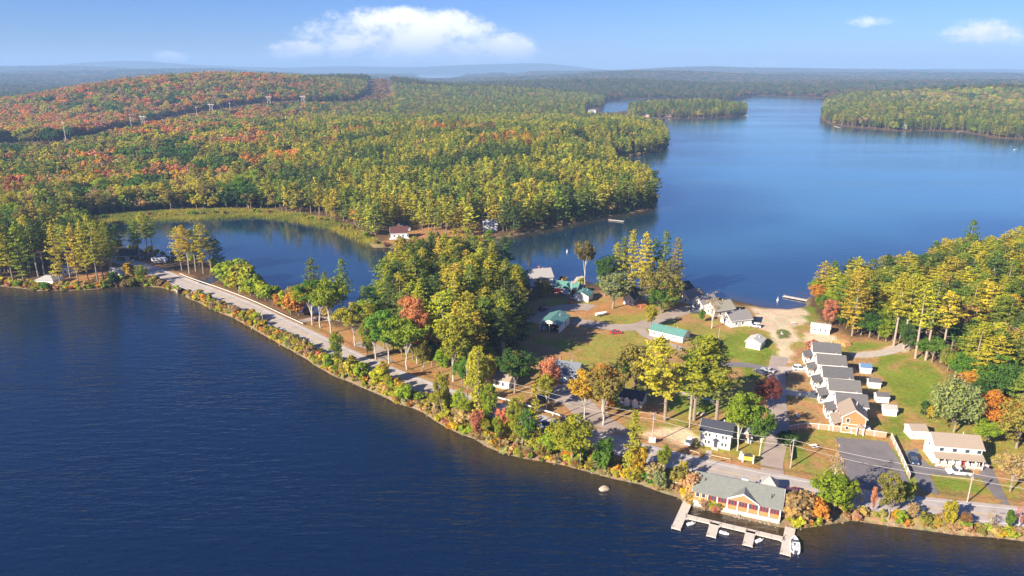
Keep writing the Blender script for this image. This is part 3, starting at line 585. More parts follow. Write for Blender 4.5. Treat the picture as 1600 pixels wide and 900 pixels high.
for p0, p1, rf, wl, lb, sz in (((1344, 583), (1361, 584.5), BLUEROOF, GREYW, 'garden shed with bright blue roof behind the townhouses', (3.2, 2.0, .9)), ((1357, 606), (1375.5, 607.5), ASPH, WH, 'white garden shed nearest the blue-roofed one', (2.8, 2.0, .8)),
        ((1369.5, 629), (1388.5, 630), ASPH, WH, 'white garden shed in the middle of the row behind the townhouses', (2.8, 2.0, .8)), ((1380, 649), (1400.5, 651), GREYROOF, WH, 'white garden shed directly behind the orange townhouse', (2.8, 2.1, .8)),
        ((1423, 686), (1448, 686.5), TANROOF, CREAM, 'cream garden shed with tan roof beside the cream house', (4.2, 2.5, 1.0))):
    house('garden_shed', lb, p0, p1, sz[0], sz[1], sz[2], 'x', wl, rf, doors=[('f', 1.7, wl, 1.1, 1.8)], wins=[('f', .6, 1.2, .5, .6)], cat='shed', oh=.15, vent=False, group='garden sheds')
# central lot
house('long_cabin', 'long low white building with green metal roof on the lawn', (1015, 524), (1066, 536), 6.4, 2.5, 1.5, 'x', WH, GREENROOF, wins=row('f', (2, 5.2, 6.4, 10), 1.4, .8, .9)+[('r', 3.2, 1.4, .9, .9)], doors=[('f', 8.4, GREYW)], cat='building', mark='the long green-roofed building')
house('white_garage', 'small white garage with pale grey roof on the bright lawn', (1165, 543), (1187, 547.5), 6.0, 2.7, 1.1, 'y', WH, mat('roof_pale', (.50, .48, .45)), wins=[('f', 3.6, 1.4, .7, .8), ('r', 3, 1.4, .8, .8)], doors=[('f', 1.6, GREYW)], cat='garage', mark='the small white garage')
CT = [((1142, 512), (1174, 508.5), 7.4, GREYROOF, 'white cottage with grey roof nearest the beach and the white car'), ((1118, 496), (1147, 491.5), 7.0, mat('roof_olive', (.27, .26, .21), .8, .15, 2), 'white cottage with olive roof next to the bare tree'), ((1097, 486), (1121, 482), 6.8, GREYROOF, 'white cottage with grey roof behind the small round tree'), ((1076, 476), (1098, 471), 6.4, TANROOF, 'white cottage with tan roof beside the black-roofed house')]
CT = [(a, b, d, m_ if m_ is not GREYROOF else mat('roof_slate', (.21, .20, .20), .8, .15, 2), l) for a, b, d, m_, l in CT]
for p0, p1, D_, rf, lb in CT:
    house('lakeside_cottage', lb, p0, p1, D_, 3.0, 2.5, 'x', WH, rf, wins=row('l', (2, 4.6), 1.6)+[('l', 3.4, 3.8, .8, .9)]+row('f', (2.2, 5.0), 1.6, .9, 1.0), doors=[('f', 3.6, GREYW)], chimney=None, group='white cottages by the beach', cat='cottage')
house('dark_roofed_house', 'grey house with black roof half hidden by the broad lakeside tree', (1060, 466), (1084, 461), 8, 3.2, 2.6, 'x', GREYW, BLACKROOF, wins=row('f', (2, 5), 1.6))
r, L, D = house('open_garage', 'open-fronted white garage with green metal roof and stacked clutter inside', (843, 516.5), (874, 521), 12, 3.4, 1.6, 'y', WH, GREENROOF, cat='garage', openf=True, wins=[('r', 7.0, 1.9, 1.0, 1.6)], mark='the open green-roofed garage')
for i in range(14): MB().box((.8+random.random()*(L-1.8), 1+random.random()*3, .4), (.5+random.random(), .5+random.random()*.6, .5+random.random()*.9), random.random()).build('stored_box', random.choice([WOOD, GREYW, WH, BROWNW]), r)
house('green_roofed_garage', 'white garage with dark green gable roof beside the flagpole', (897, 469.5), (919, 472.5), 6.5, 2.8, 1.5, 'y', WH, GREENROOF, cat='garage', doors=[('r', 2.0, GREYW)], mark='the white green-roofed garage')
r, L, D = house('red_lodge', 'red lodge with green roofs and white window trim on the lakeshore', (864, 457), (901, 461.5), 7, 2.9, 2.0, 'x', REDW, GREENROOF, wins=row('f', (1.4, 4.0, 6.4, 9.0), 1.5, 1.1, 1.2), doors=[('f', 5.2, WH)], chimney=(3.0, 4.2), mark='the red lodge')
MB().prism([(4.6, 2.9), (8.6, 2.9), (6.6, 5.0)], 'y', -.9, 4).build('cross_gable_roof', GREENROOF, r); MB().box((6.6, -.3, 1.4), (3.4, .6, 2.9)).build('entry_wall', WH, r)
r2, L, D = house('boat_shed', 'low shed with faded green roof joined to the red lodge', (899, 458), (909, 459), 6, 2.3, 1.2, 'x', BROWNW, mat('roof_faded', (.20, .30, .25), .7, .15), cat='shed')
house('grey_house', 'large white house with pale grey roof at the edge of the pines', (829, 448), (864, 445), 8.5, 4.2, 3.0, 'x', WH, GREYROOF, wins=row('f', (2, 5, 8), 1.8)+row('r', (2.4, 5.5), 2)+[('r', 4.2, 4.6, .8, 1)], chimney=(6, 5.5), mark='the large grey-roofed house')
house('blue_cottage', 'small pale blue cottage with black roof and pointed front', (974, 475), (990, 477), 8, 2.7, 2.2, 'y', PALEBLUE, BLACKROOF, wins=row('f', (1, 3), 1.5, .8, 1), doors=[('f', 2, WH)], cat='cottage', mark='the black-roofed blue cottage')
house('mint_shed', 'mint green shed in the shade of the broad tree', (1003, 468), (1013, 468.5), 4, 2.2, 1.0, 'x', MINT, mat('roof_pale', (.5, .48, .45)), doors=[('f', 1.7, WH, .9, 1.8)], cat='shed', vent=False)
# roadside houses
house('blue_grey_house', 'pale blue house with dark grey roof behind the pink maple', (852, 593), (901, 600.5), 8.2, 3.1, 2.7, 'x', PALEBLUE, mat('roof_slateblue', (.15, .17, .20), .8, .15, 2), wins=row('f', (2, 5, 8.4), 1.6, 1.1, 1.2)+row('r', (2.4, 5.6), 1.6), doors=[('f', 6.6, WH)], chimney=(3.5, 5))
house('brown_roofed_house', 'low white house with brown roof among the roadside pines', (771, 604), (795, 609), 6, 2.7, 1.5, 'x', WH, TANROOF, wins=row('f', (1.2, 3.4), 1.5))
r, L, D = house('dark_roofed_cottage', 'small cottage with charcoal roof and two white front gables', (968, 630), (1002, 637.5), 5.4, 2.4, 1.5, 'x', GREYW, NAVYROOF, wins=row('f', (1.2, 6.2), 1.4, .8, .9), cat='cottage', mark='the two-gabled cottage')
for x in (2.6, 5.2):
    MB().prism([(x-1.1, 2.3), (x+1.1, 2.3), (x, 3.5)], 'y', -.9, 2).build('gable_roof', NAVYROOF, r); MB().prism([(x-.85, 0), (x+.85, 0), (x+.85, 2.3), (x, 3.2), (x-.85, 2.3)], 'y', -.95, -.1).build('gable_front', WH, r)
# cottages on the left point
r, L, D = house('white_cottage', 'white cottage with low hipped grey roof at the water on the pine point', (56, 446), (84, 446.5), 6.5, 2.6, 1.7, 'hip', WH, GREYROOF, wins=row('f', (3.8, 5.4), 1.5, 1.2, 1.0), cat='cottage', mark='the hip-roofed white cottage')
house('white_annex', 'small white annex beside the hip-roofed cottage', (86, 441), (94, 441), 4, 2.2, .9, 'x', WH, GREYROOF, wins=[('f', 1.3, 1.3, .9, 1)], cat='cottage', vent=False)
house('white_cabin', 'plain white cabin among the pine trunks on the point', (98, 430), (119, 429), 5.5, 2.8, 1.4, 'x', WH, GREYROOF, wins=row('f', (1.4, 4), 1.5), cat='cabin')
house('brown_boathouse', 'dark brown boathouse under the pines beside the pond', (184, 407), (214, 406.5), 9, 2.6, 2.6, 'x', BROWNW, BLACKROOF, cat='boathouse', doors=[('f', 5, GREYW, 2.2, 2.2)])
house('grey_cabin', 'grey cabin with low roof behind the shore bushes at the bridge', (172, 430), (192, 430), 5, 2.3, .9, 'x', GREYW, GREYROOF, wins=row('f', (1.2, 3.6), 1.3), cat='cabin')
# peninsula houses across the pond
r, L, D = house('maroon_roofed_house', 'white house with maroon roof and wide porch on the far pond shore', (611, 373.5), (637, 372.5), 8, 3.6, 3.0, 'x', WH, REDROOF, wins=row('f', (2, 4.6, 7.2, 10), 1.8, 1.2, 1.4), chimney=(5, 5), mark='the maroon-roofed house')
MB().box((L/2, -1.4, .4), (L+2, 2.6, .3)).build('porch_floor', WH, r)
for i in range(7): MB().box((i*L/6, -2.5, 1.0), (.2, .2, 1.2)).build('porch_post', WH, r)
house('white_outbuilding', 'small white outbuilding uphill of the maroon-roofed house', (633, 361), (641, 361), 4, 2.4, 1.2, 'y', WH, BLACKROOF, cat='shed', vent=False)
house('white_garage', 'white garage with dark roof behind the maroon-roofed house', (618, 360), (629, 360), 6, 3, 1.6, 'y', WH, BLACKROOF, cat='garage', vent=False)
house('white_house', 'white two-storey house among pine trunks across the narrows', (757, 362), (777, 361), 7, 4.4, 2.2, 'x', WH, GREYROOF, wins=row('f', (1.6, 3.8, 6, 8.2), 3.3, 1.1, 1.1)+row('f', (1.6, 8.2), 1.3, 1.1, 1.1), doors=[('f', 5, GREYW)])
house('white_cabin', 'small white cabin in a gap of the peninsula pines', (874, 312), (884, 312), 6, 3, 1.5, 'x', WH, GREYROOF, cat='cabin')
house('tan_cabin', 'tan cabin beside the white one on the peninsula slope', (890, 314), (902, 314), 6, 2.8, 1.8, 'x', mat('tan_siding', (.5, .36, .27)), TANROOF, cat='cabin')
house('white_house', 'tiny white house on the distant right-hand peninsula shore', (1408, 201), (1418, 201), 8, 5, 3, 'y', WH, GREYROOF)
house('white_house', 'tiny white house on the far sandy neck before the island', (920, 177), (931, 177), 9, 5, 2.5, 'x', WH, GREYROOF)
for px, lb in ((1042, 'tiny tan house at the middle of the wooded island shore'), (1006, 'tiny pale house at the near end of the wooded island shore')): house('tan_house', lb, (px, 182.8), (px+8, 182.8), 8, 4, 3, 'x', mat('tan_siding', (.5, .36, .27)), TANROOF)
house('white_shelter', 'tiny white shelter at the far edge of the marsh meadow', (136, 347.5), (144, 347), 4, 2.2, .8, 'x', WH, GREYROOF, cat='shelter')

# ------------------------------------------------------------------ bridge, guard rails, fences
def along(px, step, z=None):
    P = spline(GP(px, ROADZ if z is None else z), .5); out = [P[0]]; acc = 0
    for a, b in zip(P[:-1], P[1:]):
        acc += np.hypot(*(b-a))
        if acc >= step: out.append(b); acc = 0
    return np.array(out)
def offset_road(px0, px1, off):
    """points of the road line, shifted sideways, between two picture columns"""
    T = np.gradient(ROAD, axis=0); T /= np.linalg.norm(T, axis=1)[:, None]; N = np.stack([-T[:, 1], T[:, 0]], 1)
    return (ROAD+N*off)[(cx >= px0) & (cx <= px1)]
def guardrail(name, label, P, zc, post_every=1, m=STEEL, h=.78, beam=.34):
    o = thing(name, label, 'guardrail', (P[0][0], P[0][1], zc)); n = len(P); b0 = P[0]
    for i in range(n-1):
        a = P[i]-b0; b = P[i+1]-b0; L = math.hypot(*(b-a)); rz = math.atan2(*(b-a)[::-1])
        MB().box(((a[0]+b[0])/2, (a[1]+b[1])/2, h-beam/2), (L, .07, beam), rz).build('rail', m, o)
    for i in range(0, n, post_every): MB().box((P[i][0]-b0[0], P[i][1]-b0[1], h/2-.25), (.16, .16, h+.4)).build('post', WOOD if m is not WH else WH, o)
    return o
guardrail('guardrail', 'steel guardrail along the pond side of the causeway', offset_road(262, 462, 5.2)[::1], ROADZ, m=mat('pale_steel', (.56, .55, .53), .5, .08))
guardrail('guardrail', 'steel guardrail along the open-lake side of the causeway', offset_road(262, 470, -5.2)[::1], ROADZ)
guardrail('guardrail', 'short steel guardrail above the shore shrubs by the turn-out', offset_road(560, 620, -5.2), ROADZ)
guardrail('board_fence', 'long white board fence in front of the roadside pines', offset_road(748, 897, 6.0), ROADZ, m=WH, h=1.0, beam=.42)['category'] = 'fence'
guardrail('rail_fence', 'low wooden rail fence left of the white house front walk', along([(1078, 706), (1090, 710), (1101, 714)], 2.2, 1.3), 1.25, m=mat('pale_rail', (.55, .42, .28)), h=.7, beam=.16)['category'] = 'fence'
guardrail('rail_fence', 'low wooden rail fence right of the white house front walk', along([(1111, 714), (1130, 718), (1148, 721.5)], 2.2, 1.3), 1.25, m=mat('pale_rail', (.55, .42, .28)), h=.7, beam=.16)['category'] = 'fence'
guardrail('rail_fence', 'low white rail fence left of the restaurant', along([(1042, 754), (1060, 759), (1078, 764)], 2.4, 1.6), 1.5, m=WH, h=.9, beam=.14)['category'] = 'fence'
def bridge():
    a = offset_road(255, 312, 0); d = a[-1]-a[0]; L = 14; rz = math.atan2(d[1], d[0]); cxy = np.array(G(284, 442, ROADZ))
    o = thing('road_bridge', 'short concrete bridge over the channel between lake and pond', 'bridge', (cxy[0], cxy[1], 0), rz)
    AB = mat('stained_concrete', (.36, .31, .25), .9, .25, .8)
    MB().box((0, 0, ROADZ-.36), (L, 10.8, .64)).build('deck', AB, o)
    for x in (-4.6, 4.6): MB().box((x, 0, -.4), (2.4, 11.6, 3.2)).build('abutment', AB, o)
    for y in (-5.15, 5.15): MB().box((0, y, ROADZ+.04), (L, .4, .3)).build('kerb', AB, o)
    for s in (-1, 1): MB().box((s*8.0, -6.4, .0), (5, .5, 2.2), -s*.3).build('wing_wall', AB, o)
bridge()
def fence(label, pts, h, m, cap, panel=2.6):
    P = along(pts, panel, VZ); o = thing('board_fence', label, 'fence', (P[0][0], P[0][1], VZ)); b0 = P[0]
    for i in range(len(P)-1):
        a = P[i]-b0; b = P[i+1]-b0; L = math.hypot(*(b-a)); rz = math.atan2(*(b-a)[::-1]); c = ((a[0]+b[0])/2, (a[1]+b[1])/2); z = gh(P[i][0], P[i][1])-VZ
        pn = MB().box((c[0], c[1], z+h/2), (L-.12, .05, h-.1), rz).build('panel', m, o); MB().box((c[0], c[1], z+h), (L, .14, .12), rz).build('cap', cap, pn)
        MB().box((a[0], a[1], z+h/2), (.16, .16, h+.25), rz).build('post', cap, o)
fence('white-capped cedar fence between the parking lot and the townhouses', [(1233, 674), (1261, 670), (1310, 675), (1350, 680), (1391, 686)], 1.7, CEDAR, WH)
fence('white-capped fence running from the lot corner down to the road', [(1392, 686.5), (1408, 720), (1424, 757)], 1.7, mat('grey_boards', (.42, .36, .31), .8, .1), WH)
fence('dark side fence from the lane down to the tall road pole', [(1233, 674), (1234, 700), (1236, 728)], 1.5, BROWNW, POLE)

# ------------------------------------------------------------------ docks and boats
def dock(name, label, segs, z=.45, w=1.9):
    a0 = G(*segs[0][0]); o = thing(name, label, 'dock', (a0[0], a0[1], 0))
    for sg in segs:
        p, q = np.array(G(*sg[0], z)), np.array(G(*sg[1], z)); ww = sg[2] if len(sg) > 2 else w; L = np.hypot(*(q-p)); k = max(1, round(L/2.6)); d = (q-p)/k; rz = math.atan2(d[1], d[0])
        for i in range(k):
            c = p+d*(i+.5)-a0; MB().box((c[0], c[1], z-.12), (L/k-.06, ww, .24), rz).build('deck_section', DOCKM, o)
        for i in (0, k):
            for s in (-1, 1):
                c = p+d*i-a0; n = np.array([-math.sin(rz), math.cos(rz)])*s*(ww/2-.05)+np.array([math.cos(rz), math.sin(rz)])*(.18 if i == 0 else -.18); MB().tube([(c[0]+n[0], c[1]+n[1], -2.5), (c[0]+n[0], c[1]+n[1], z+.5)], .07, 6).build('pile', WOOD, o)
    return o
fd = dock('floating_dock', 'long tan floating dock with four fingers in front of the restaurant', [((1075, 783), (1056, 826), 2.1), ((1071, 806), (1226, 842), 1.5), ((1117, 817), (1111, 838), 2.1), ((1173, 829.5), (1168, 852), 2.1), ((1235, 824), (1227, 866), 2.2)], .5)
for a, b, c in (((1070, 800), (1082, 809), (1069, 812)), ((1106, 815), (1121, 824), (1111, 824)), ((1119, 821), (1130, 820), (1119, 828)), ((1163, 828), (1173, 839), (1171, 828)), ((1174, 834), (1186, 833), (1175, 840)), ((1216, 841), (1229, 852), (1231, 838))):
    o0 = fd.location; v = [np.array(G(*q, .5))-np.array((o0.x, o0.y)) for q in (a, b, c)]; MB().prism([tuple(q) for q in v], 'z', .24, .488).build('corner_gusset', DOCKM, fd)
dock('pier', 'white swimming pier at the beach below the wooded hill', [((1262, 469), (1224, 462), 2.0)], .6)
dock('pier', 'curved wooden pier behind the red lodge', [((896, 442), (903, 434), 1.8), ((903, 434), (912, 432), 2.4)], .6)
dock('pier', 'small pier on the far pond shore near the maroon-roofed house', [((660, 380), (672, 385.5), 2.0)], .6)
dock('pier', 'small pier at the tip of the pine peninsula', [((951, 343), (975, 345.5), 1.8)], .6)
dock('pier', 'tiny pier near the tip of the distant right-hand peninsula', [((1304, 197), (1312, 199.5), 3)], .8); dock('pier', 'tiny pier at the cove of the distant right-hand shore', [((1496, 206), (1508, 205), 3)], .8)
dock('pier', 'tiny pier at the outer end of the wooded island', [((1162, 180), (1170, 180.5), 4)], .8)
def hull(L, Wd, H, m, parent, n=9):
    V = []; f = []
    for i in range(n):
        t = i/(n-1); x = t*L; w = Wd/2*(1-max(0, (t-.45)/.55)**2.2)*(.92+.08*min(1, t*4)); w = max(w, .03); k = H*(1+.25*t*t)
        V += [(x, -w, k), (x, -w*.78, .12), (x, 0, -.15+.3*t**3), (x, w*.78, .12), (x, w, k), (x, w*.82, k), (x, w*.66, .35), (x, -w*.66, .35), (x, -w*.82, k)]
    for i in range(n-1):
        for k in range(9): f.append((i*9+k, i*9+(k+1) % 9, (i+1)*9+(k+1) % 9, (i+1)*9+k))
    f.append(tuple(range(9))); f.append(tuple(range((n-1)*9, n*9)))
    return MB().add(V, f).build('hull', m, parent)
BOATW = mat('gelcoat_white', (.82, .82, .82), .25, .02)
def motorboat(label, px, toward, L=5.6, name='motorboat', cover=False):
    a = G(*px); b = G(*toward); o = thing(name, label, 'boat', (a[0], a[1], .05), math.atan2(b[1]-a[1], b[0]-a[0])); hull(L, 2.1, .75, BOATW, o)
    MB().box((L*.30, 0, .55), (.5, 1.3, .5)).build('seat', GREYW, o); MB().box((L*.45, -.45, .55), (.5, .5, .55)).build('seat', GREYW, o); MB().box((L*.45, .45, .55), (.5, .5, .55)).build('seat', GREYW, o)
    MB().prism([(L*.58, .8), (L*.64, .8), (L*.60, 1.3), (L*.57, 1.3)], 'y', -.8, .8).build('windscreen', GLASS, o)
    MB().box((-.25, 0, .55), (.45, .4, .9)).build('outboard_motor', DARK, o)
motorboat('white motorboat moored at the outer finger of the restaurant dock', (1242, 866), (1241, 848))
def jetski(label, px, toward):
    a = G(*px); b = G(*toward); o = thing('moored_dinghy', label, 'boat', (a[0], a[1], 0), math.atan2(b[1]-a[1], b[0]-a[0]), 'small craft at the restaurant dock'); o.scale = (.72, .72, .72); hull(2.9, 1.25, .5, BOATW, o, 7)
    MB().prism([(.3, .4), (1.6, .4), (1.5, .75), (.5, .72)], 'y', -.25, .25).build('seat', GREYW, o); MB().prism([(1.6, .4), (2.5, .5), (1.9, .95), (1.65, .95)], 'y', -.35, .35).build('cowling', BOATW, o); MB().box((1.75, 0, 1.0), (.08, .8, .08)).build('handlebar', DARK, o)
jetski('white dinghy in the first berth left of the restaurant dock', (1074, 821), (1084, 819)); jetski('white dinghy in the middle berth of the restaurant dock', (1124, 832), (1134, 835)); jetski('white dinghy in the berth nearest the motorboat', (1181, 848), (1190, 845))
motorboat('tiny white boat out on the far lake at the right', (1584, 234.5), (1592, 234), 7)
def buoy(label, px):
    a = G(*px); o = thing('mooring_buoy', label, 'buoy', (a[0], a[1], 0)); MB().tube([(0, 0, -.3), (0, 0, .1), (0, 0, .7), (0, 0, 1.0)], [.3, .45, .4, .15], 10).build('float', WH, o); MB().tube([(0, 0, .95), (0, 0, 1.9)], .08, 6).build('stem', WH, o)
buoy('white mooring buoy in the cove behind the red lodge', (886, 394)); buoy('white swim buoy off the beach', (1215, 470))

# ------------------------------------------------------------------ vehicles
def car(label, px, toward, col, typ='sedan', name=None, z=None):
    x, y, g = GT(*px); b = GT(*toward); rz = math.atan2(b[1]-y, b[0]-x); z = g+.08 if z is None else z
    nm = name or {'sedan': 'parked_car', 'suv': 'parked_car', 'pickup': 'pickup_truck'}[typ]
    o = thing(nm, label, 'pickup' if typ == 'pickup' else 'car', (x, y, z), rz, 'parked vehicles'); m = mat('car_%d_%d_%d' % tuple(int(c*100) for c in col), col, .25, .03, spec=.5)
    L, Wd = {'sedan': (4.6, 1.8), 'suv': (4.7, 1.88), 'pickup': (5.7, 1.95)}[typ]; h = {'sedan': .78, 'suv': .92, 'pickup': .98}[typ]; rf = {'sedan': 1.42, 'suv': 1.7, 'pickup': 1.82}[typ]
    pr = [(-L/2, .35), (-L/2+.08, h-.05), (-L/2+.25, h), (L/2-.9, h), (L/2-.12, h-.14), (L/2, .55), (L/2-.05, .3), (-L/2+.1, .25)]
    MB().prism(pr, 'y', -Wd/2, Wd/2).build('body', m, o)
    c0, c1 = {'sedan': (-1.5, .95), 'suv': (-2.15, .95), 'pickup': (-.55, 1.35)}[typ]; t0, t1 = {'sedan': (-.85, .2), 'suv': (-1.85, .3), 'pickup': (-.35, .75)}[typ]; w = Wd/2-.04; tw = w-.2
    MB().add([(c0, -w, h), (c1, -w, h), (c1, w, h), (c0, w, h), (t0, -tw, rf-.06), (t1, -tw, rf-.06), (t1, tw, rf-.06), (t0, tw, rf-.06)], [(0, 1, 5, 4), (1, 2, 6, 5), (2, 3, 7, 6), (3, 0, 4, 7), (4, 5, 6, 7)]).build('windows', GLASS, o)
    MB().box(((t0+t1)/2, 0, rf-.03), (t1-t0+.1, tw*2+.08, .09)).build('roof', m, o)
    for s in (-1, 1):
        MB().add([((c0+c1)/2-.07, s*(w+.01), h), ((c0+c1)/2+.07, s*(w+.01), h), ((t0+t1)/2+.07, s*(tw+.02), rf), ((t0+t1)/2-.07, s*(tw+.02), rf)], [(0, 1, 2, 3)]).build('pillar', m, o)
    if typ == 'pickup': MB().box((-L/2+1.1, 0, h+.012), (1.9, Wd-.3, .02)).build('bed', DARK, o)
    for sx in (-1, 1):
        for sy in (-1, 1):
            wo = MB().tube([(sx*L*.3, sy*(Wd/2-.2), .33), (sx*L*.3, sy*(Wd/2+.03), .33)], .34, 14).build('wheel', TYRE, o); MB().tube([(sx*L*.3, sy*(Wd/2), .33), (sx*L*.3, sy*(Wd/2+.05), .33)], .19, 10).build('hub', CHROME, wo)
    for sy in (-.65, .65): MB().box((L/2-.06, sy, .62), (.14, .34, .16)).build('headlight', LAMPG, o); MB().box((-L/2+.03, sy, .65), (.1, .3, .18)).build('tail_light', TAIL, o)
    return o
C_W, C_K, C_R, C_B, C_S = (.75, .75, .76), (.03, .035, .05), (.45, .03, .04), (.05, .08, .20), (.4, .41, .43)
car('white pickup parked in front of the cream house', (1497, 740.5), (1485, 739.5), C_W, 'pickup'); car('dark blue car on the drive beside the cream house', (1427, 721), (1431, 730), (.03, .05, .10), 'suv')
car('white car parked beside the white house with navy roof', (1077, 692), (1081, 684), C_W); car('dark maroon car tucked behind the restaurant entry', (1240, 771), (1232, 769), (.16, .03, .05))
car('white car parked in front of the townhouses', (1249, 578), (1258, 578.5), C_W, 'suv'); car('dark grey pickup on the townhouse drive', (1270, 621), (1258, 619.5), (.06, .07, .09), 'pickup')
car('dark car in the shade beside the lane', (1188, 584), (1180, 581), C_K); car('silver car by the maple near the lane', (1200, 580.5), (1192, 578.5), C_S)
car('white car beside the beachside cottage', (1179, 511), (1170, 510), C_W, 'suv'); car('dark car on the drive near the small round tree', (1086, 489.5), (1081, 489), (.05, .05, .08))
car('red car on the curved drive', (962, 521), (972, 520.5), C_R); car('black car at the edge of the pines left of the drive', (849, 485), (857, 482.5), C_K, 'suv'); car('red pickup beside the flagpole', (892, 472), (894, 468), C_R, 'pickup')
car('white car in front of the blue-grey house', (897, 601), (903, 597), C_W); car('blue car driving on the lakeside road', (852, 666), (862, 669), (.04, .12, .35), z=ROADZ+.01, name='moving_car')
car('maroon car at the causeway pull-off', (498, 501), (508, 499), (.14, .03, .05)); car('white car under the pines by the pond', (251, 403), (259, 402), C_W, 'suv'); car('dark car at the brown boathouse', (218, 406.5), (224, 406), C_K); car('blue car shaded beside the two trees near the driveway', (851, 622), (858, 624), C_B)
car('silver car by the cottage drive in the shade', (985, 663), (992, 666), C_S) if False else None
def camper(label, px, toward, m):
    x, y, g = GT(*px); b = GT(*toward); o = thing('camper_trailer', label, 'trailer', (x, y, g), math.atan2(b[1]-y, b[0]-x)); MB().prism([(-4, .6), (-4, 2.9), (3.2, 2.9), (4, 2.2), (4, .6)], 'y', -1.2, 1.2).build('body', WH, o); MB().box((0, 0, 1.1), (8.1, 2.44, .5)).build('stripe', DARK, o)
    for u in (-2.5, 0, 2.4): MB().box((u, 0, 2.1), (1.2, 2.46, .6)).build('window', GLASS, o)
    for u in (-.6, .5):
        for s in (-1, 1): MB().tube([(u, s*1.0, .36), (u, s*1.22, .36)], .36, 12).build('wheel', TYRE, o)
    MB().box((4.6, 0, .6), (1.3, .15, .12)).build('hitch', DARK, o)
camper('long black-and-white camper trailer under the pines beside the pond', (250, 411), (262, 411.5), WH); camper('pale camper trailer in the shade of the roadside pines', (540, 504), (552, 507), WH)
def trailer_boat(label, px, toward):
    x, y, g = GT(*px); b = GT(*toward); o = thing('trailered_boat', label, 'boat', (x, y, g+.55), math.atan2(b[1]-y, b[0]-x)); hull(5.2, 1.9, .7, BOATW, o); MB().box((2, 0, -.1), (5, .5, .12)).build('trailer_frame', STEEL, o)
    for s in (-1, 1): MB().tube([(1.6, s*.8, -.25), (1.6, s*1.0, -.25)], .3, 10).build('wheel', TYRE, o)
trailer_boat('white boat lying on the lawn beyond the open garage', (931, 494.5), (941, 493)); 

# ------------------------------------------------------------------ poles, wires, signs, small things
def pole(label, px, top, arm=True, box=False, name='utility_pole', r=.17, lean=0):
    x, y, g = GT(*px); h = 0
    for k in range(60, 400):
        if proj(x, y, g+k*.1)[1] <= top: h = k*.1; break
    o = thing(name, label, 'pole', (x, y, g), .75); MB().tube([(0, 0, -.3), (0, 0, h)], [r, r*.7], 8).build('shaft', POLE, o)
    if arm:
        a = MB().box((0, .15, h-.7), (2.4, .12, .14)).build('crossarm', WOOD, o)
        for s in (-1.05, -.4, .4, 1.05): MB().tube([(s, .15, h-.63), (s, .15, h-.35)], .06, 6).build('insulator', GREYW, a)
    if box: MB().tube([(.4, 0, h-2.2), (.4, 0, h-1.3)], .26, 10).build('transformer', GREYW, o)
    return Vector((x, y, g+h))
PT = [pole('tall thin utility pole rising from the shore shrubs near the pines', (731, 640), 569), pole('utility pole among the yellow roadside bushes', (838, 662), 606), pole('pale utility pole beside the gravel pull-off', (1019, 691), 645, box=True),
      pole('tall utility pole at the corner of the lane and the road', (1235, 731), 686), pole('pale utility pole on the lawn in front of the cream house', (1511, 785), 738, box=True), ]
pole('dark utility pole beside the twin pine trunks', (1077, 669), 618); pole('lone pole on the lawn below the white cottages', (1122, 536.5), 519, arm=False, r=.12); pole('bare pole on the pond side of the causeway', (374, 460), 424, arm=False); pole('small pole at the open-lake side of the causeway', (411, 506), 484, arm=False)
PX = pole('utility pole by the camper trailer on the point', (268, 414), 392, arm=True)
pole('pole among the wood-edge trunks behind the lawn', (1394, 533), 501, arm=False); pole('pale pole at the wood edge near the willow', (1490, 600), 570, arm=False)
ext = Vector((PT[-1].x+38, PT[-1].y-8, PT[-1].z)); chain = PT+[ext]
WIRE = mat('wire', (.55, .52, .48), .5, .05)
for i in range(len(chain)-1):
    for k, dz in ((0, -.4), (1, -1.9)):
        a, b = chain[i], chain[i+1]; pts = [a.lerp(b, t/14)+Vector((0, 0, dz-4*(.9+.3*k)*(t/14)*(1-t/14))) for t in range(15)]; o = a
        w = MB().tube([p-o for p in pts], .032, 4).build('overhead_wire', WIRE, None, o)
        tag(w, ['upper', 'lower'][k]+' overhead wire '+['over the shore shrubs near the tall thin pole', 'over the long white board fence', 'between the gravel pull-off and the lane corner', 'over the parking lot in front of the cream house', 'running off past the loop driveway'][i], 'wire', 'roadside overhead wires')
x, y, g = GT(1111, 512)
def street_lamp(label, px):
    x, y, g = GT(*px); o = thing('street_lamp', label, 'lamp', (x, y, g)); MB().tube([(0, 0, 0), (0, 0, 6.3)], [.1, .07], 8).build('shaft', DARK, o); MB().box((.5, 0, 6.3), (1.1, .25, .14)).build('lamp_head', DARK, o)
street_lamp('dark street lamp behind the left end of the restaurant', (1081, 745))
def sign():
    x, y, g = GT(1160, 722); o = thing('roadside_sign', 'white-framed roadside sign with a yellow panel in front of the white house', 'sign', (x, y, g), -.25)
    for u in (0, 2.6): MB().box((u, 0, 1.1), (.3, .3, 2.4)).build('post', WH, o)
    MB().box((1.3, 0, 1.2), (2.3, .14, 1.0)).build('panel', FLAGC, o); MB().prism([(.1, 1.9), (2.5, 1.9), (2.2, 2.5), (1.3, 2.75), (.4, 2.5)], 'y', -.08, .08).build('header', DARK, o)
    x, y, g = GT(1154, 717); o = thing('white_statue', 'white post sculpture left of the yellow roadside sign', 'sculpture', (x+.6, y, g))
    MB().tube([(0, 0, 0), (0, 0, .5), (0, 0, 1.2), (0, 0, 1.9), (0, 0, 2.3)], [.5, .35, .5, .3, .1], 10).build('figure', WH, o); MB().box((0, 0, .1), (1.2, 1.2, .3)).build('plinth', CONC, o)
sign()
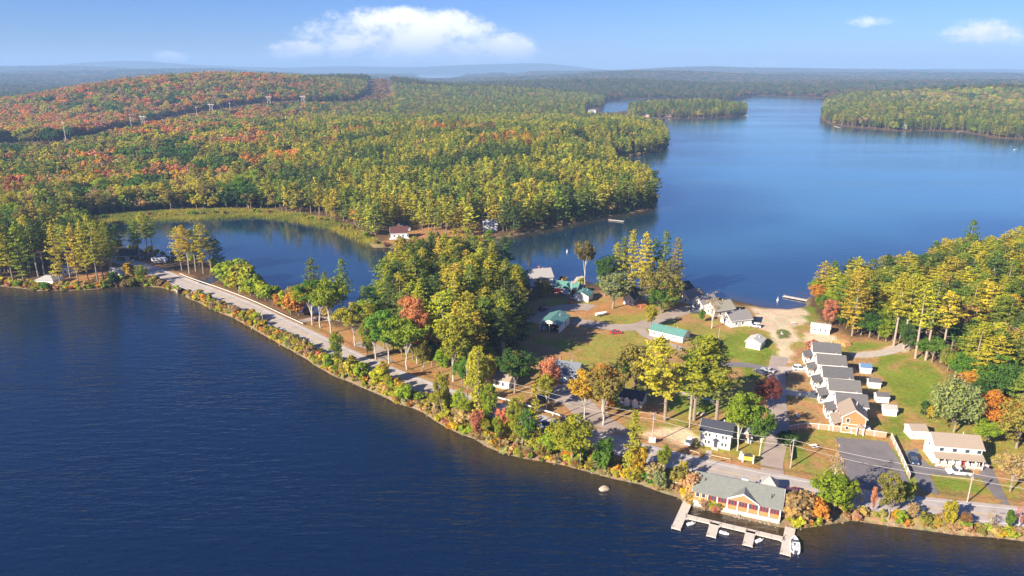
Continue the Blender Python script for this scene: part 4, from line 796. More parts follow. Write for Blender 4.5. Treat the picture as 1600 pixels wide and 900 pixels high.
def cabinet(label, px, n=2):
    x, y, g = GT(*px); o = thing('utility_cabinet', label, 'cabinet', (x, y, g), -.2)
    for i in range(n): b = MB().box((i*1.0, 0, .7), (.8, .7, 1.4)).build('cabinet_box', WH, o); MB().box((i*1.0, -.37, .75), (.6, .04, 1.1)).build('cabinet_door', GREYW, b)
cabinet('pair of white utility boxes at the foot of the pale pole', (1016, 690.5))
def picnic(label, px):
    x, y, g = GT(*px); o = thing('picnic_table', label, 'table', (x, y, g), .3); MB().box((0, 0, .75), (1.9, .8, .08)).build('tabletop', WH, o)
    for s in (-.75, .75): MB().box((0, s, .45), (1.9, .28, .06)).build('bench', WH, o)
    for s in (-.7, .7): MB().box((s, 0, .37), (.1, 1.5, .08)).build('stretcher', WOOD, o); MB().box((s, .25, .37), (.1, .1, .74)).build('leg', WOOD, o); MB().box((s, -.25, .37), (.1, .1, .74)).build('leg', WOOD, o)
picnic('white picnic table on the brown grass inside the fence', (1271, 699)); picnic('picnic table on the beach lot beside the grass island', (1240, 507))
def chairs(label, px):
    x, y, g = GT(*px); o = thing('garden_chair', label, 'chair', (x, y, g), .6); MB().box((0, 0, .45), (.7, .7, .1)).build('seat', WH, o); MB().box((0, .36, .85), (.7, .1, .8)).build('backrest', WH, o)
    for a in (-.3, .3):
        for b in (-.3, .3): MB().box((a, b, .2), (.08, .08, .4)).build('leg', WH, o)
chairs('white garden chair on the shaded lawn near the lane', (1247, 652)); chairs('white garden chair on the grass island in the beach lot', (1222, 523)); chairs('white garden chair beside the dark driveway hedge', (1228, 685))
def flagpole():
    x, y, g = GT(892, 468.5); o = thing('flagpole', 'white flagpole with a flag in front of the red lodge', 'flagpole', (x, y, g)); MB().tube([(0, 0, 0), (0, 0, 9)], [.09, .05], 8).build('shaft', WH, o); fl = MB().box((.8, 0, 8.2), (1.5, .04, 1.0)).build('flag', TAIL, o)
    for k in range(3): MB().box((.8, 0, 7.9+.3*k), (1.5, .06, .12)).build('stripe', WH, fl)
    MB().box((.35, 0, 8.45), (.6, .07, .5)).build('canton', BLUEROOF, fl)
flagpole()
def logpile(label, px, n, m):
    x, y, g = GT(*px); o = thing('log_pile', label, 'log pile', (x, y, g), .4); k = 0
    for lay in range(3):
        for i in range(n-lay):
            MB().tube([(-1.5+random.uniform(-.3, .3), (i+lay*.5)*.55-n*.27, .26+lay*.47), (1.5+random.uniform(-.3, .3), (i+lay*.5)*.55-n*.27, .26+lay*.47)], .27, 8).build('log', m, o)
logpile('orange-brown log pile behind the end townhouse', (1316, 538), 9, mat('cut_logs', (.50, .27, .11), .8, .2, 3)); logpile('reddish log pile in front of the mint shed', (1002, 479.5), 7, mat('red_logs', (.42, .16, .08), .8, .2, 3))
def rock(name, label, loc, s, seed, cat='boulder'):
    R = np.random.default_rng(seed); import bmesh
    bm = bmesh.new(); bmesh.ops.create_icosphere(bm, subdivisions=3, radius=1)
    for v in bm.verts:
        n = 1+.35*(float(fbm([v.co.x*1.5+seed], [v.co.y*1.5+v.co.z*1.3], seed)[0])-.5); v.co = Vector((v.co.x*s[0], v.co.y*s[1], v.co.z*s[2]))*n
    me = bpy.data.meshes.new(name); bm.to_mesh(me); bm.free(); me.materials.append(mat('pale_granite', (.40, .32, .24), .85, .25, 1.5, bump=.5)); o = bpy.data.objects.new(name, me); COL.objects.link(o); o.location = loc; return tag(o, label, cat)
a = G(944, 764); b = rock('boulder', 'pale boulder rising from the lake off the wooded shore', (a[0], a[1], 0), (1.5, 1.0, .7), 5); b.rotation_euler = (0, 0, .4)
a = GT(1096, 647); rock('boulder', 'low grey boulder on the lawn between the pine trunks', a, (1.5, 1.0, .7), 8)
# power-line towers in the cut
def pylon(label, px, hgt=21, kind='H'):
    x, y, g = GT(*px); o = thing('power_pylon', label, 'pylon', (x, y, g), -.5, 'wooden power-line structures'); P = mat('pylon_wood', (.55, .48, .44), .7, .1)
    if kind == 'single': MB().tube([(0, 0, 0), (0, 0, hgt)], [.45, .3], 7).build('shaft', P, o); MB().box((0, 0, hgt-2), (5, .3, .4)).build('crossarm', P, o); return
    for u in (-4, 4): MB().tube([(u, 0, 0), (u, 0, hgt)], [.42, .3], 7).build('shaft', P, o)
    MB().box((0, 0, hgt-3), (16, .5, .6)).build('crossarm', P, o)
    for s in (-1, 1): MB().tube([(-4*s, 0, hgt*.35), (4*s, 0, hgt*.8)], .22, 5).build('brace', P, o)
    for u in (-7, 0, 7): MB().tube([(u, 0, hgt-3), (u, 0, hgt-5.5)], .2, 6).build('insulator', GREYW, o)
pylon('braced power pylon in front of the orange hill, leftmost', (225, 201)); pylon('power pylon below the middle of the orange hill', (331, 179)); pylon('braced power pylon right of the orange hill', (421, 168)); pylon('power pylon nearest the diagonal cutting', (474, 166.5)); 
pylon('single power pole left of the braced pylon', (206, 202), 19, 'single'); pylon('single tall pole in the yellow thicket at the left', (104, 224), 26, 'single'); pylon('single power pole beside the middle pylon', (308, 182), 18, 'single'); pylon('single power pole right of the middle pylon', (360, 174), 18, 'single')

# two people standing in the lane
def person(label, px, shirt, trousers, face, stride):
    x, y, g = GT(*px); import bmesh
    root = thing('person', label, 'person', (x, y, g+.1), face, None)
    J = [((0, 0, .95), .14), ((0, 0, 1.15), .13), ((0, 0, 1.38), .15), ((0, 0, 1.50), .06), ((.01, 0, 1.60), .085), ((.01, 0, 1.72), .085)]
    E = [(0, 1), (1, 2), (2, 3), (3, 4), (4, 5)]
    for s in (-1, 1):
        k = len(J); J += [((0, s*.10, .90), .10), ((.05*s*stride, s*.11, .50), .07), ((.10*s*stride-.02, s*.11, .09), .05), ((.10*s*stride+.13, s*.12, .05), .04)]; E += [(0, k), (k, k+1), (k+1, k+2), (k+2, k+3)]
        k = len(J); J += [((0, s*.19, 1.38), .065), ((-.03, s*.26, 1.12), .05), ((.06, s*.25, .88), .037), ((.09, s*.24, .78), .035)]; E += [(2, k), (k, k+1), (k+1, k+2), (k+2, k+3)]
    me = bpy.data.meshes.new('body'); me.from_pydata([j[0] for j in J], E, []); o = bpy.data.objects.new('body', me); COL.objects.link(o)
    sk = o.modifiers.new('skin', 'SKIN'); sv = me.skin_vertices[0].data
    for i, j in enumerate(J): sv[i].radius = (j[1], j[1]*1.15); sv[i].use_root = (i == 0)
    su = o.modifiers.new('smooth', 'SUBSURF'); su.levels = 1; su.render_levels = 1
    dg = bpy.context.evaluated_depsgraph_get(); m2 = bpy.data.meshes.new_from_object(o.evaluated_get(dg)); bpy.data.objects.remove(o)
    m2.materials.clear()
    for mm in (mat('skin', (.50, .32, .24), .6, .05), shirt, trousers): m2.materials.append(mm)
    for p in m2.polygons:
        z = p.center.z; r = abs(p.center.y); p.material_index = 0 if z > 1.49 or (r > .2 and z < .98) else 1 if z > .93 else 2
    b = bpy.data.objects.new('body', m2); COL.objects.link(b); b.parent = root
    MB().tube([(-.02, 0, 1.66), (-.02, 0, 1.76), (-.01, 0, 1.83)], [.11, .105, .04], 10).build('hair', DARK, root)
person('person in a white top and dark trousers standing in the lane', (1230.5, 588), WHITE, mat('dark_cloth', (.03, .03, .04), .9), 2.2, 1.0)
person('person in dark clothes standing left of the one in white', (1228, 588), mat('dark_cloth', (.03, .03, .04), .9), mat('dark_cloth', (.03, .03, .04), .9), .4, .6)
# ------------------------------------------------------------------ tree shapes (a few of each kind, shared by all trees)
def cards(C, N, S, R, aspect=.6):
    """leaf cards: centres C, rough normals N, sizes S -> verts, quads"""
    n = len(C); N = N/(np.linalg.norm(N, axis=1)[:, None]+1e-9); A = R.normal(size=(n, 3)); A -= N*(A*N).sum(1)[:, None]; A /= np.linalg.norm(A, axis=1)[:, None]+1e-9; B = np.cross(N, A)
    a = A*S[:, None]/2; b = B*S[:, None]*aspect/2
    V = np.stack([C-a-b*.5, C-a*.2+b, C+a+b*.4, C+a*.25-b], 1).reshape(-1, 3); return V, np.arange(4*n).reshape(n, 4)
def finish(name, V, Q, var, m):
    me = np_mesh(name, V, Q, m); at = me.attributes.new('var', 'FLOAT', 'FACE'); at.data.foreach_set('value', np.clip(var, 0, 1).astype(np.float32)); return me
def pine_crown(seed, H=24, zb=.32, rmax=4.4, lod=1.0, top=1.0):
    R = np.random.default_rng(seed); C = []; Nn = []; S = []; Vr = []
    z = zb*H; lean = R.normal(size=2)*.03; side = R.uniform(0, 6.28)
    while z < H*.985:
        t = (z-zb*H)/(H*(1-zb)); prof = min(1, .55+t*1.6)*(1-t**(1.9, 2.9, 2.0, 2.6, 1.8, 3.0)[seed % 6])**.9*R.uniform(.78, 1.12)+.08; k = int(R.integers(5, 8)*(1 if lod > .6 else .8)); ph = R.uniform(0, 6.28); gap = R.uniform(.95, 1.55)
        for j in range(k):
            az = ph+j*6.283/k+R.normal()*.25; Lb = rmax*prof*R.uniform(.55, 1.15)*(1+.16*math.cos(az-side)); 
            if R.random() < .10: continue
            rise = R.uniform(.05, .38)*(.6+.8*t); m = max(2, int(Lb/(.50 if lod > .6 else .95))); cl = R.random()
            for q in range(m):
                f = .30+.70*(q+R.random()*.6)/m; 
                for c in range(5 if lod > .6 else 2):
                    off = R.normal(size=3)*np.array([.42, .42, .12])*(1 if lod > .6 else 1.4); r = Lb*f
                    C.append((math.cos(az)*r+off[0]+lean[0]*z, math.sin(az)*r+off[1]+lean[1]*z, z+rise*r*f+off[2])); d = np.array([math.cos(az), math.sin(az), 0])
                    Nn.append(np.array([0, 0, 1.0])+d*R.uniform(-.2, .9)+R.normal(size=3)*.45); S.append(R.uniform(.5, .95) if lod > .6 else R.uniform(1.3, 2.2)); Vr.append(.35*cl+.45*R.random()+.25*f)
        z += gap*(1 if lod > .6 else 1.45)*(1.0 if t < .8 else .7)
    for q in range(int(14*lod)+4): C.append((lean[0]*H+R.normal()*.25, lean[1]*H+R.normal()*.25, H*R.uniform(.95, 1.01))); Nn.append(R.normal(size=3)); S.append(.8); Vr.append(.7)
    V, Q = cards(np.array(C), np.array(Nn), np.array(S), R, .55); return V, Q, np.array(Vr)
def pine_trunk(seed, H=24, zb=.32, m=None):
    R = np.random.default_rng(seed+50); mb = MB(); l = R.normal(size=2)*.02
    mb.tube([(0, 0, -.6), (l[0]*H*.3, l[1]*H*.3, H*.3), (l[0]*H*.6, l[1]*H*.6, H*.65), (l[0]*H, l[1]*H, H*.97)], [.36, .29, .19, .04], 7)
    for i in range(16):
        z = H*R.uniform(zb*.55, .85); a = R.uniform(0, 6.28); L = R.uniform(.8, 2.6); mb.tube([(0, 0, z), (math.cos(a)*L, math.sin(a)*L, z+L*.18)], [.06, .02], 4, cap=False)
    return mb
def broad_crown(seed, H=13, zb=.28, rx=4.6, lod=1.0, droop=0, nclump=64, dens=1.0):
    R = np.random.default_rng(seed); C = []; Nn = []; S = []; Vr = []; cen = np.array([0, 0, H*(1+zb)/2]); rz = H*(1-zb)/2; K = []
    lobes = [(R.uniform(-.35, .35)*rx, R.uniform(-.35, .35)*rx, R.uniform(-.2, .45)*rz, R.uniform(.55, .8)) for _ in range(5)]
    for i in range(nclump):
        l = lobes[i % 5]; d = R.normal(size=3); d /= np.linalg.norm(d); d[2] = d[2]*.8+.15; rr = R.uniform(.45, 1)**.5*l[3]
        p = cen+np.array([l[0]+d[0]*rx*rr, l[1]+d[1]*rx*rr, l[2]+d[2]*rz*rr]); p[2] = min(max(p[2], zb*H*.9), H*.97)
        if droop: p[2] -= droop*max(0, math.hypot(p[0], p[1])/rx-.3)*3
        K.append(p); cr = R.uniform(.75, 1.3)*(rx/4.6)**.5; cv = R.random(); n = int((52 if lod > .6 else 12)*dens)
        for j in range(n):
            e = R.normal(size=3); e /= np.linalg.norm(e); q = p+e*cr*R.uniform(.35, 1)**.6*np.array([1, 1, .75+droop])
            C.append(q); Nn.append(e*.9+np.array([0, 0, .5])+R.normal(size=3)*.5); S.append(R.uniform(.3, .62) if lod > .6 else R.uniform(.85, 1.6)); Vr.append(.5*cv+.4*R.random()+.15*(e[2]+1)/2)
    V, Q = cards(np.array(C), np.array(Nn), np.array(S), R, .75); return V, Q, np.array(Vr), K
def broad_trunk(seed, H, zb, K, r=.24):
    R = np.random.default_rng(seed+70); mb = MB(); fork = H*zb*.9; mb.tube([(0, 0, -.5), (R.normal()*.1, R.normal()*.1, fork*.5), (R.normal()*.15, R.normal()*.15, fork), (0, 0, H*.62)], [r*1.3, r, r*.85, r*.3], 7)
    for p in K[::5]:
        m_ = Vector((p[0]*.35, p[1]*.35, fork+(p[2]-fork)*.55)); mb.tube([(0, 0, fork*R.uniform(.75, 1.1)), m_, tuple(p)], [r*.5, r*.3, r*.08], 4, cap=False)
    return mb
PROTO = {}   # kind -> list of (crown mesh, trunk mesh, native height)
def reg(kind, crown, trunk, H, m=BARK):
    V, Q, var = crown[:3]; cm = finish(kind+'_crown', V, Q, var, LEAF_OBJ); tmp = trunk.build(kind+'_trunk', m); tm = tmp.data; bpy.data.objects.remove(tmp); PROTO.setdefault(kind, []).append((cm, tm, H))
for i in range(6): reg('pine', pine_crown(i, 24, (.22, .14, .28, .34, .18, .26)[i], (4.9, 5.4, 4.6, 5.2, 4.2, 5.6)[i]), pine_trunk(i, 24, .32), 24)
for i in range(3): reg('tallpine', pine_crown(20+i, 24, (.46, .52, .42)[i], (5.0, 4.6, 5.2)[i]), pine_trunk(20+i, 24, .5), 24, mat('pine_bark', (.33, .26, .21), .9, .25, 3))
for i in range(2): reg('spire', pine_crown(30+i, 20, .06, 2.7), pine_trunk(30+i, 20, .1), 20)
for i in range(6):
    c = broad_crown(100+i, 13, (.06, .12, .05, .08, .12, .06)[i], (5.0, 5.6, 4.6, 5.8, 4.4, 5.2)[i], nclump=84); reg('broad', c, broad_trunk(100+i, 13, .28, c[3]), 13, BARK)
for i in range(3):
    c = broad_crown(130+i, 14, .32, 5.0, nclump=80); reg('pale', c, broad_trunk(130+i, 14, .32, c[3], .17), 14, BIRCH)
c = broad_crown(150, 10, .05, 6.2, droop=.7, nclump=110, dens=1.2); reg('willow', c, broad_trunk(150, 10, .2, c[3]), 10)
c = broad_crown(151, 12, .2, 3.6, nclump=26, dens=.28); reg('bare', c, broad_trunk(151, 12, .22, c[3]*2+c[3][1:]+c[3][2:], .2), 12, BIRCH)
for i in range(6):
    c = broad_crown(160+i, 4.0, .02, (1.4, 2.0, 1.1, 1.8, 2.4, 1.0)[i], nclump=(30, 40, 24, 32, 44, 22)[i], dens=.8); reg('shrub', c, broad_trunk(160+i, 4, .15, c[3], .07), 4)
# far, lighter versions for the mass of the forest
FAR = bpy.data.collections.new('forest_shapes'); FK = []
def regfar(name, crown, trunk, H, m=BARK):
    V, Q, var = crown[:3]; nV = len(V)
    if trunk is not None:
        TV = np.array(trunk.v); quads = np.array([f for f in trunk.f if len(f) == 4])+nV; V = np.vstack([V, TV]); Q = np.vstack([Q, quads]); var = np.r_[var, np.zeros(len(quads))]
    me = finish(name, V, Q, var, LEAF_INST); me.materials.append(m)
    if trunk is not None: me.polygons.foreach_set('material_index', np.r_[np.zeros(len(Q)-len(quads), int), np.ones(len(quads), int)])
    o = bpy.data.objects.new('shape_%02d' % len(FK), me); FAR.objects.link(o); FK.append((name, H))
def fartrunk(H, r=.3): return MB().tube([(0, 0, -.5), (0, 0, H*.9)], [r, r*.25], 5, cap=False)
for i in range(5): regfar('pine', pine_crown(200+i, 24, (.25, .15, .3, .36, .22)[i], (5.2, 5.8, 4.8, 5.4, 4.6)[i], lod=.4), fartrunk(24), 24)          # 0-4
for i in range(5): regfar('broad', broad_crown(220+i, 13, .12, (5.2, 5.8, 4.8, 6.0, 5.4)[i], lod=.4, nclump=52), fartrunk(13, .22), 13)                      # 5-9
def clump(seed):   # a stand of several crowns, for the forest seen from kilometres away
    R = np.random.default_rng(seed); C = []; N = []; S = []; Vr = []
    for t in range(9):
        p = R.uniform(-11, 11, 2); h = R.uniform(10, 19); r = R.uniform(3.5, 5.5); cv = R.random()
        for j in range(20):
            e = R.normal(size=3); e /= np.linalg.norm(e); e[2] = abs(e[2]); C.append((p[0]+e[0]*r, p[1]+e[1]*r, h-6+e[2]*6.5)); N.append(e+R.normal(size=3)*.3); S.append(R.uniform(2.2, 4)); Vr.append(.6*cv+.4*R.random())
    V, Q = cards(np.array(C), np.array(N), np.array(S), R, .8); return V, Q, np.array(Vr)
for i in range(4): regfar('stand', clump(240+i), None, 18)                                                                                             # 10-13
for i in range(4):
    c = broad_crown(260+i, 2.0, .0, (1.0, 1.3, .8, 1.1)[i], lod=.4, nclump=14); V, Q, vr, _ = c
    V = V*np.array([1, 1, 1]); regfar('bush', (V*1.0, Q, vr), None, 2)                                                                                  # 14-17
def reed(seed):
    R = np.random.default_rng(seed); V = []; Q = []; n = 46
    for k in range(n):
        a = R.uniform(0, 6.28); p = R.normal(size=2)*.9; h = R.uniform(.7, 1.5); w = .09; l = R.normal(size=2)*.3; d = np.array([math.cos(a), math.sin(a)])*w
        V += [(p[0]-d[0], p[1]-d[1], 0), (p[0]+d[0], p[1]+d[1], 0), (p[0]+l[0]+d[0]*.4, p[1]+l[1]+d[1]*.4, h), (p[0]+l[0]-d[0]*.4, p[1]+l[1]-d[1]*.4, h)]; Q.append((4*k, 4*k+1, 4*k+2, 4*k+3))
    return np.array(V), np.array(Q), R.random(n)
for i in range(2): regfar('reed', reed(280+i), None, 1.2)                                                                                              # 18-19

for i in range(4): regfar('pine', pine_crown(i, 24, (.22, .14, .28, .34)[i], (4.9, 5.4, 4.6, 5.2)[i]), fartrunk(24), 24)                              # 20-23
for i in range(4): regfar('broad', broad_crown(100+i, 13, (.14, .18, .10, .15)[i], (5.0, 5.6, 4.6, 5.8)[i], nclump=84), fartrunk(13, .22), 13)            # 24-27
# ------------------------------------------------------------------ where trees stand
PAL = {'ygreen': (.335, .325, .040), 'pinegreen': (.165, .215, .038), 'darkpine': (.080, .120, .036), 'goldpine': (.40, .34, .045), 'green': (.105, .20, .030), 'lime': (.23, .30, .030), 'dkgreen': (.062, .115, .030), 'yellow': (.42, .32, .035),
       'orange': (.50, .24, .045), 'red': (.44, .11, .055), 'pink': (.50, .20, .13), 'maroon': (.17, .055, .045), 'tan': (.36, .26, .13), 'brown': (.28, .17, .075), 'olive': (.22, .19, .050), 'sage': (.22, .25, .11), 'rust': (.42, .21, .085)}
PAL = {k: tuple(min(.62, c*1.22) for c in v) for k, v in PAL.items()}
CWORD = {'ygreen': 'yellow-green', 'pinegreen': 'green', 'darkpine': 'dark green', 'goldpine': 'golden-green', 'green': 'green', 'lime': 'lime green', 'dkgreen': 'dark green', 'yellow': 'yellow', 'orange': 'orange', 'red': 'red', 'pink': 'pink', 'maroon': 'maroon', 'tan': 'tan', 'brown': 'brown', 'olive': 'olive', 'sage': 'pale sage', 'rust': 'rusty'}
TREES = []   # dict(x,y,z,kind,var,h,w,rot,tint,cname,label)
def jit(c, a=.18):
    k = 1+random.uniform(-a, a); return tuple(max(.01, v*k*(1+random.uniform(-a*.5, a*.5))) for v in PAL[c])
def tree(kind, base, h=None, top=None, w=1.0, col='ygreen', label=None, var=None, xyz=None, cl=''):
    x, y, z = xyz or GT(*base)
    if top is not None:
        h = 4
        while proj(x, y, z+h)[1] > top and h < 40: h += .25
    P = PROTO[kind]; TREES.append(dict(x=x, y=y, z=z, kind=kind, var=random.randrange(len(P)) if var is None else var, h=h, w=w, rot=random.uniform(0, 6.28), tint=jit(col), cname=col, label=label, cl=cl))
# named trees, one by one from the photograph: kind, base px, top py, width, colour, label
T = tree
T('pine', (1039, 657), top=524, w=1.35, col='ygreen', label='tall pine with bare trunk nearest the gravel pull-off', var=3)
T('tallpine', (1078, 655), top=522, w=1.25, col='pinegreen', label='left one of the twin bare-trunked pines on the lawn', var=1); T('pine', (1084, 657), top=518, w=1.3, col='ygreen', label='right one of the twin bare-trunked pines on the lawn', var=3)
T('pine', (1119, 661), top=533, w=1.5, col='pinegreen', label='tall dark pine behind the white house with navy roof', var=3)
T('pale', (1152, 704), top=618, w=1.0, col='lime', label='pale-trunked lime green tree at the right end of the white house'); T('pale', (1187, 712), top=638, w=1.0, col='green', label='green tree between the yellow roadside sign and the lane')
T('broad', (1196, 640), top=590, w=.95, col='maroon', label='maroon maple beside the paved lane')
T('broad', (804, 614), top=550, w=1.25, col='dkgreen', label='large dark green tree with reddish top beside the brown-roofed house'); T('broad', (806, 608), top=549, w=.8, col='rust', cl='m', label='rust-coloured maple top behind the large dark green tree')
T('broad', (857, 628), top=556, w=.75, col='pink', label='bright pink maple in front of the blue-grey house'); T('pale', (854, 640), top=583, w=.72, col='ygreen', label='yellow-green tree just below the pink maple')
T('pale', (913, 655), top=586, w=1.05, col='yellow', label='yellow maple at the edge of the curved drive'); T('pale', (942, 664), top=575, w=1.2, col='olive', label='tall mixed-colour maple with a forked pale trunk beside the drive', var=1); T('broad', (944, 655), top=568, w=1.1, col='orange', label='orange maple behind the forked pale trunk'); pass
T('broad', (951, 650), top=618, w=.55, col='orange', label='small orange bush beside the forked pale trunk')
T('broad', (992, 618), top=538, w=1.4, col='olive', label='olive green tree behind the two-gabled cottage'); T('broad', (975, 612), top=556, w=.9, col='dkgreen', label='dark green tree left of the two-gabled cottage'); T('broad', (1010, 616), top=560, w=.8, col='yellow', label='yellowing tree right of the two-gabled cottage')
T('spire', (985, 752), top=640, w=1.0, col='ygreen', label='tall narrow yellow-green conifer on the shore'); T('broad', (996, 750), top=695, w=.7, col='yellow', label='yellow tree against the narrow shore conifer', var=2)
T('broad', (893, 724), top=658, w=1.35, col='ygreen', label='big yellow-green bushy tree on the shore in front of the drive'); T('shrub', (945, 738), top=690, w=.8, col='green', label='upright green shrub left of the narrow shore conifer')
for bx, by, tp, cc, lb in ((501, 512, 438, 'green', 'leftmost green tree at the end of the causeway'), (517, 520, 437, 'lime', 'second green tree at the end of the causeway'), (488, 508, 442, 'yellow', 'yellowing tree at the causeway guardrail end'), (555, 540, 474, 'ygreen', 'yellow-green tree beside the turn-out'), (587, 561, 490, 'lime', 'lime tree with tall bare trunk beside the turn-out'), (608, 568, 482, 'green', 'green tree right of the turn-out'), (636, 577, 498, 'lime', 'leaning pale-trunked tree at the roadside bend'), (708, 596, 498, 'ygreen', 'forked pale-trunked tree near the tall thin pole'), (570, 530, 470, 'lime', 'lime tree behind the turn-out')):
    T('pale', (bx, by), top=tp, w=random.uniform(1.15, 1.4), col=cc, label=lb)
for bx, by in ((600, 545), (615, 552), (628, 558), (645, 562), (660, 580), (675, 572), (690, 582), (722, 600), (735, 606), (750, 610), (762, 604), (580, 520), (592, 530), (605, 534)):
    T('broad', (bx, by), h=random.uniform(8, 13), w=random.uniform(.8, 1.1), col=random.choices(['lime', 'green', 'ygreen', 'olive'], [4, 3, 3, 1])[0], cl='the grove between pond and road')
T('pale', (652, 568), top=466, w=.85, col='rust', label='rusty brown oak rising in front of the pine grove'); T('pale', (662, 574), top=510, w=.6, col='red', label='small reddish maple below the rusty oak')
for bx, by, tp, w_ in ((490, 488, 402, .8), (537, 492, 404, .95), (566, 490, 446, .7), (510, 490, 425, .7)): T('pine', (bx, by), top=tp, w=w_, col='pinegreen', cl='the pond edge beyond the causeway')
T('pale', (454, 492), top=448, w=.45, col='tan', label='slender pale birch with peach leaves beside the causeway'); T('shrub', (466, 494), top=453, w=.9, col='orange', label='peach-orange young tree next to the causeway birch'); T('shrub', (434, 484), top=462, w=.7, col='orange', label='bright orange bush on the pond side of the causeway')
for bx, by, tp, cc in ((362, 446, 413, 'lime'), (378, 456, 420, 'ygreen'), (390, 462, 424, 'ygreen'), (402, 466, 432, 'lime'), (415, 470, 440, 'ygreen'), (425, 478, 450, 'lime'), (352, 443, 430, 'ygreen'), (442, 484, 458, 'ygreen'), (370, 452, 432, 'yellow'), (396, 462, 438, 'ygreen')): T('shrub', (bx, by), top=tp-6, w=1.4, col=cc, cl='the pond side of the causeway')
# left point
for bx, by, tp, kd, cc, w_ in ((4, 438, 345, 'pine', 'ygreen', 1.05), (22, 444, 352, 'pine', 'ygreen', 1.1), (38, 442, 348, 'pine', 'lime', 1.0), (14, 425, 340, 'pine', 'pinegreen', 1), (48, 428, 350, 'pine', 'pinegreen', 1), (60, 432, 345, 'tallpine', 'darkpine', 1), (70, 430, 350, 'tallpine', 'pinegreen', 1), (95, 446, 350, 'pine', 'goldpine', .9), (110, 434, 352, 'tallpine', 'ygreen', .9), (122, 437, 350, 'pine', 'goldpine', .85), (138, 440, 347, 'pine', 'ygreen', .9), (153, 441, 346, 'pine', 'ygreen', .95), (162, 436, 352, 'pine', 'goldpine', .8),
        (175, 420, 346, 'pine', 'pinegreen', 1.0), (188, 414, 350, 'tallpine', 'darkpine', 1), (84, 424, 350, 'tallpine', 'darkpine', 1), (128, 422, 350, 'tallpine', 'darkpine', .9), (145, 420, 349, 'pine', 'pinegreen', .9), (30, 420, 350, 'tallpine', 'darkpine', 1), (-12, 440, 345, 'pine', 'ygreen', 1.1), (-30, 435, 340, 'pine', 'pinegreen', 1.1), (-55, 440, 345, 'pine', 'ygreen', 1.1), (-90, 438, 342, 'pine', 'ygreen', 1.1)): T(kd, (bx, by), top=tp, w=w_, col=cc, cl='the pine point left of the bridge')
for bx, by, tp, kd, cc in ((219, 407, 345, 'tallpine', 'pinegreen'), (232, 404, 332, 'tallpine', 'ygreen'), (241, 405, 336, 'tallpine', 'pinegreen'), (212, 400, 355, 'pine', 'darkpine'), (285, 424, 355, 'pine', 'ygreen'), (296, 428, 352, 'tallpine', 'goldpine'), (306, 424, 358, 'tallpine', 'goldpine'), (318, 428, 350, 'pine', 'ygreen'), (330, 422, 362, 'tallpine', 'pinegreen'), (344, 424, 372, 'tallpine', 'darkpine'), (312, 416, 352, 'pine', 'pinegreen')): T(kd, (bx, by), top=tp, w=1.0, col=cc, cl='the bridge end beside the pond')
T('broad', (225, 447), top=414, w=.75, col='lime', label='round lime green tree at the water left of the bridge', var=2); T('shrub', (203, 440), top=412, w=1.2, col='yellow', label='golden yellow bush left of the bridge'); T('shrub', (180, 448), top=424, w=.9, col='dkgreen', label='dark green bush at the water on the pine point'); T('shrub', (242, 449), top=430, w=.8, col='olive', label='olive bush right beside the bridge'); T('shrub', (72, 453), top=444, w=.9, col='green', label='low green bush in front of the hip-roofed cottage')
for bx, tp, cc in ((30, 438, 'lime'), (195, 436, 'tan'), (210, 434, 'olive'), (250, 440, 'tan'), (160, 440, 'ygreen')): T('shrub', (bx, 449), top=tp, w=1.0, col=cc, cl='the shore of the pine point')
# lakeside group
T('pale', (913, 447), top=376, w=.8, col='olive', label='lone round-topped tree with bare trunk on the lakeshore', var=1)
for bx, by, tp, kd, cc, w_ in ((962, 462, 378, 'pine', 'ygreen', 1.0), (984, 464, 360, 'pine', 'goldpine', 1.0), (1006, 466, 364, 'pine', 'goldpine', 1.05), (1034, 462, 360, 'pine', 'pinegreen', .9), (1054, 464, 372, 'pine', 'olive', .9), (972, 456, 370, 'pine', 'pinegreen', .9), (1020, 458, 372, 'pine', 'darkpine', .9)): T(kd, (bx, by), top=tp, w=w_, col=cc, cl='the lakeshore clump behind the lawn')
T('broad', (945, 462), top=398, w=1.1, col='dkgreen', label='dark green tree at the left of the lakeshore clump'); T('broad', (957, 482), top=424, w=1.6, col='sage', label='broad pale grey-green tree beside the blue cottage'); T('broad', (1036, 486), top=412, w=1.5, col='olive', label='broad olive tree sheltering the mint shed', var=3); T('broad', (1033, 489), top=440, w=1.3, col='green', label='dense green tree in front of the broad olive one')
T('broad', (850, 478), top=436, w=.9, col='olive', label='brownish tree beside the large grey-roofed house'); T('broad', (1017, 514), top=478, w=.75, col='ygreen', label='small yellow-green tree at the end of the long green-roofed building', var=2); T('shrub', (1096, 503), top=481, w=.8, col='green', label='small round green tree in front of the cottages'); T('bare', (1112, 513), top=452, w=.9, col='tan', label='nearly bare pale tree in front of the cottages'); T('shrub', (893, 464), top=456, w=.9, col='dkgreen', label='low dark bush beside the red lodge')
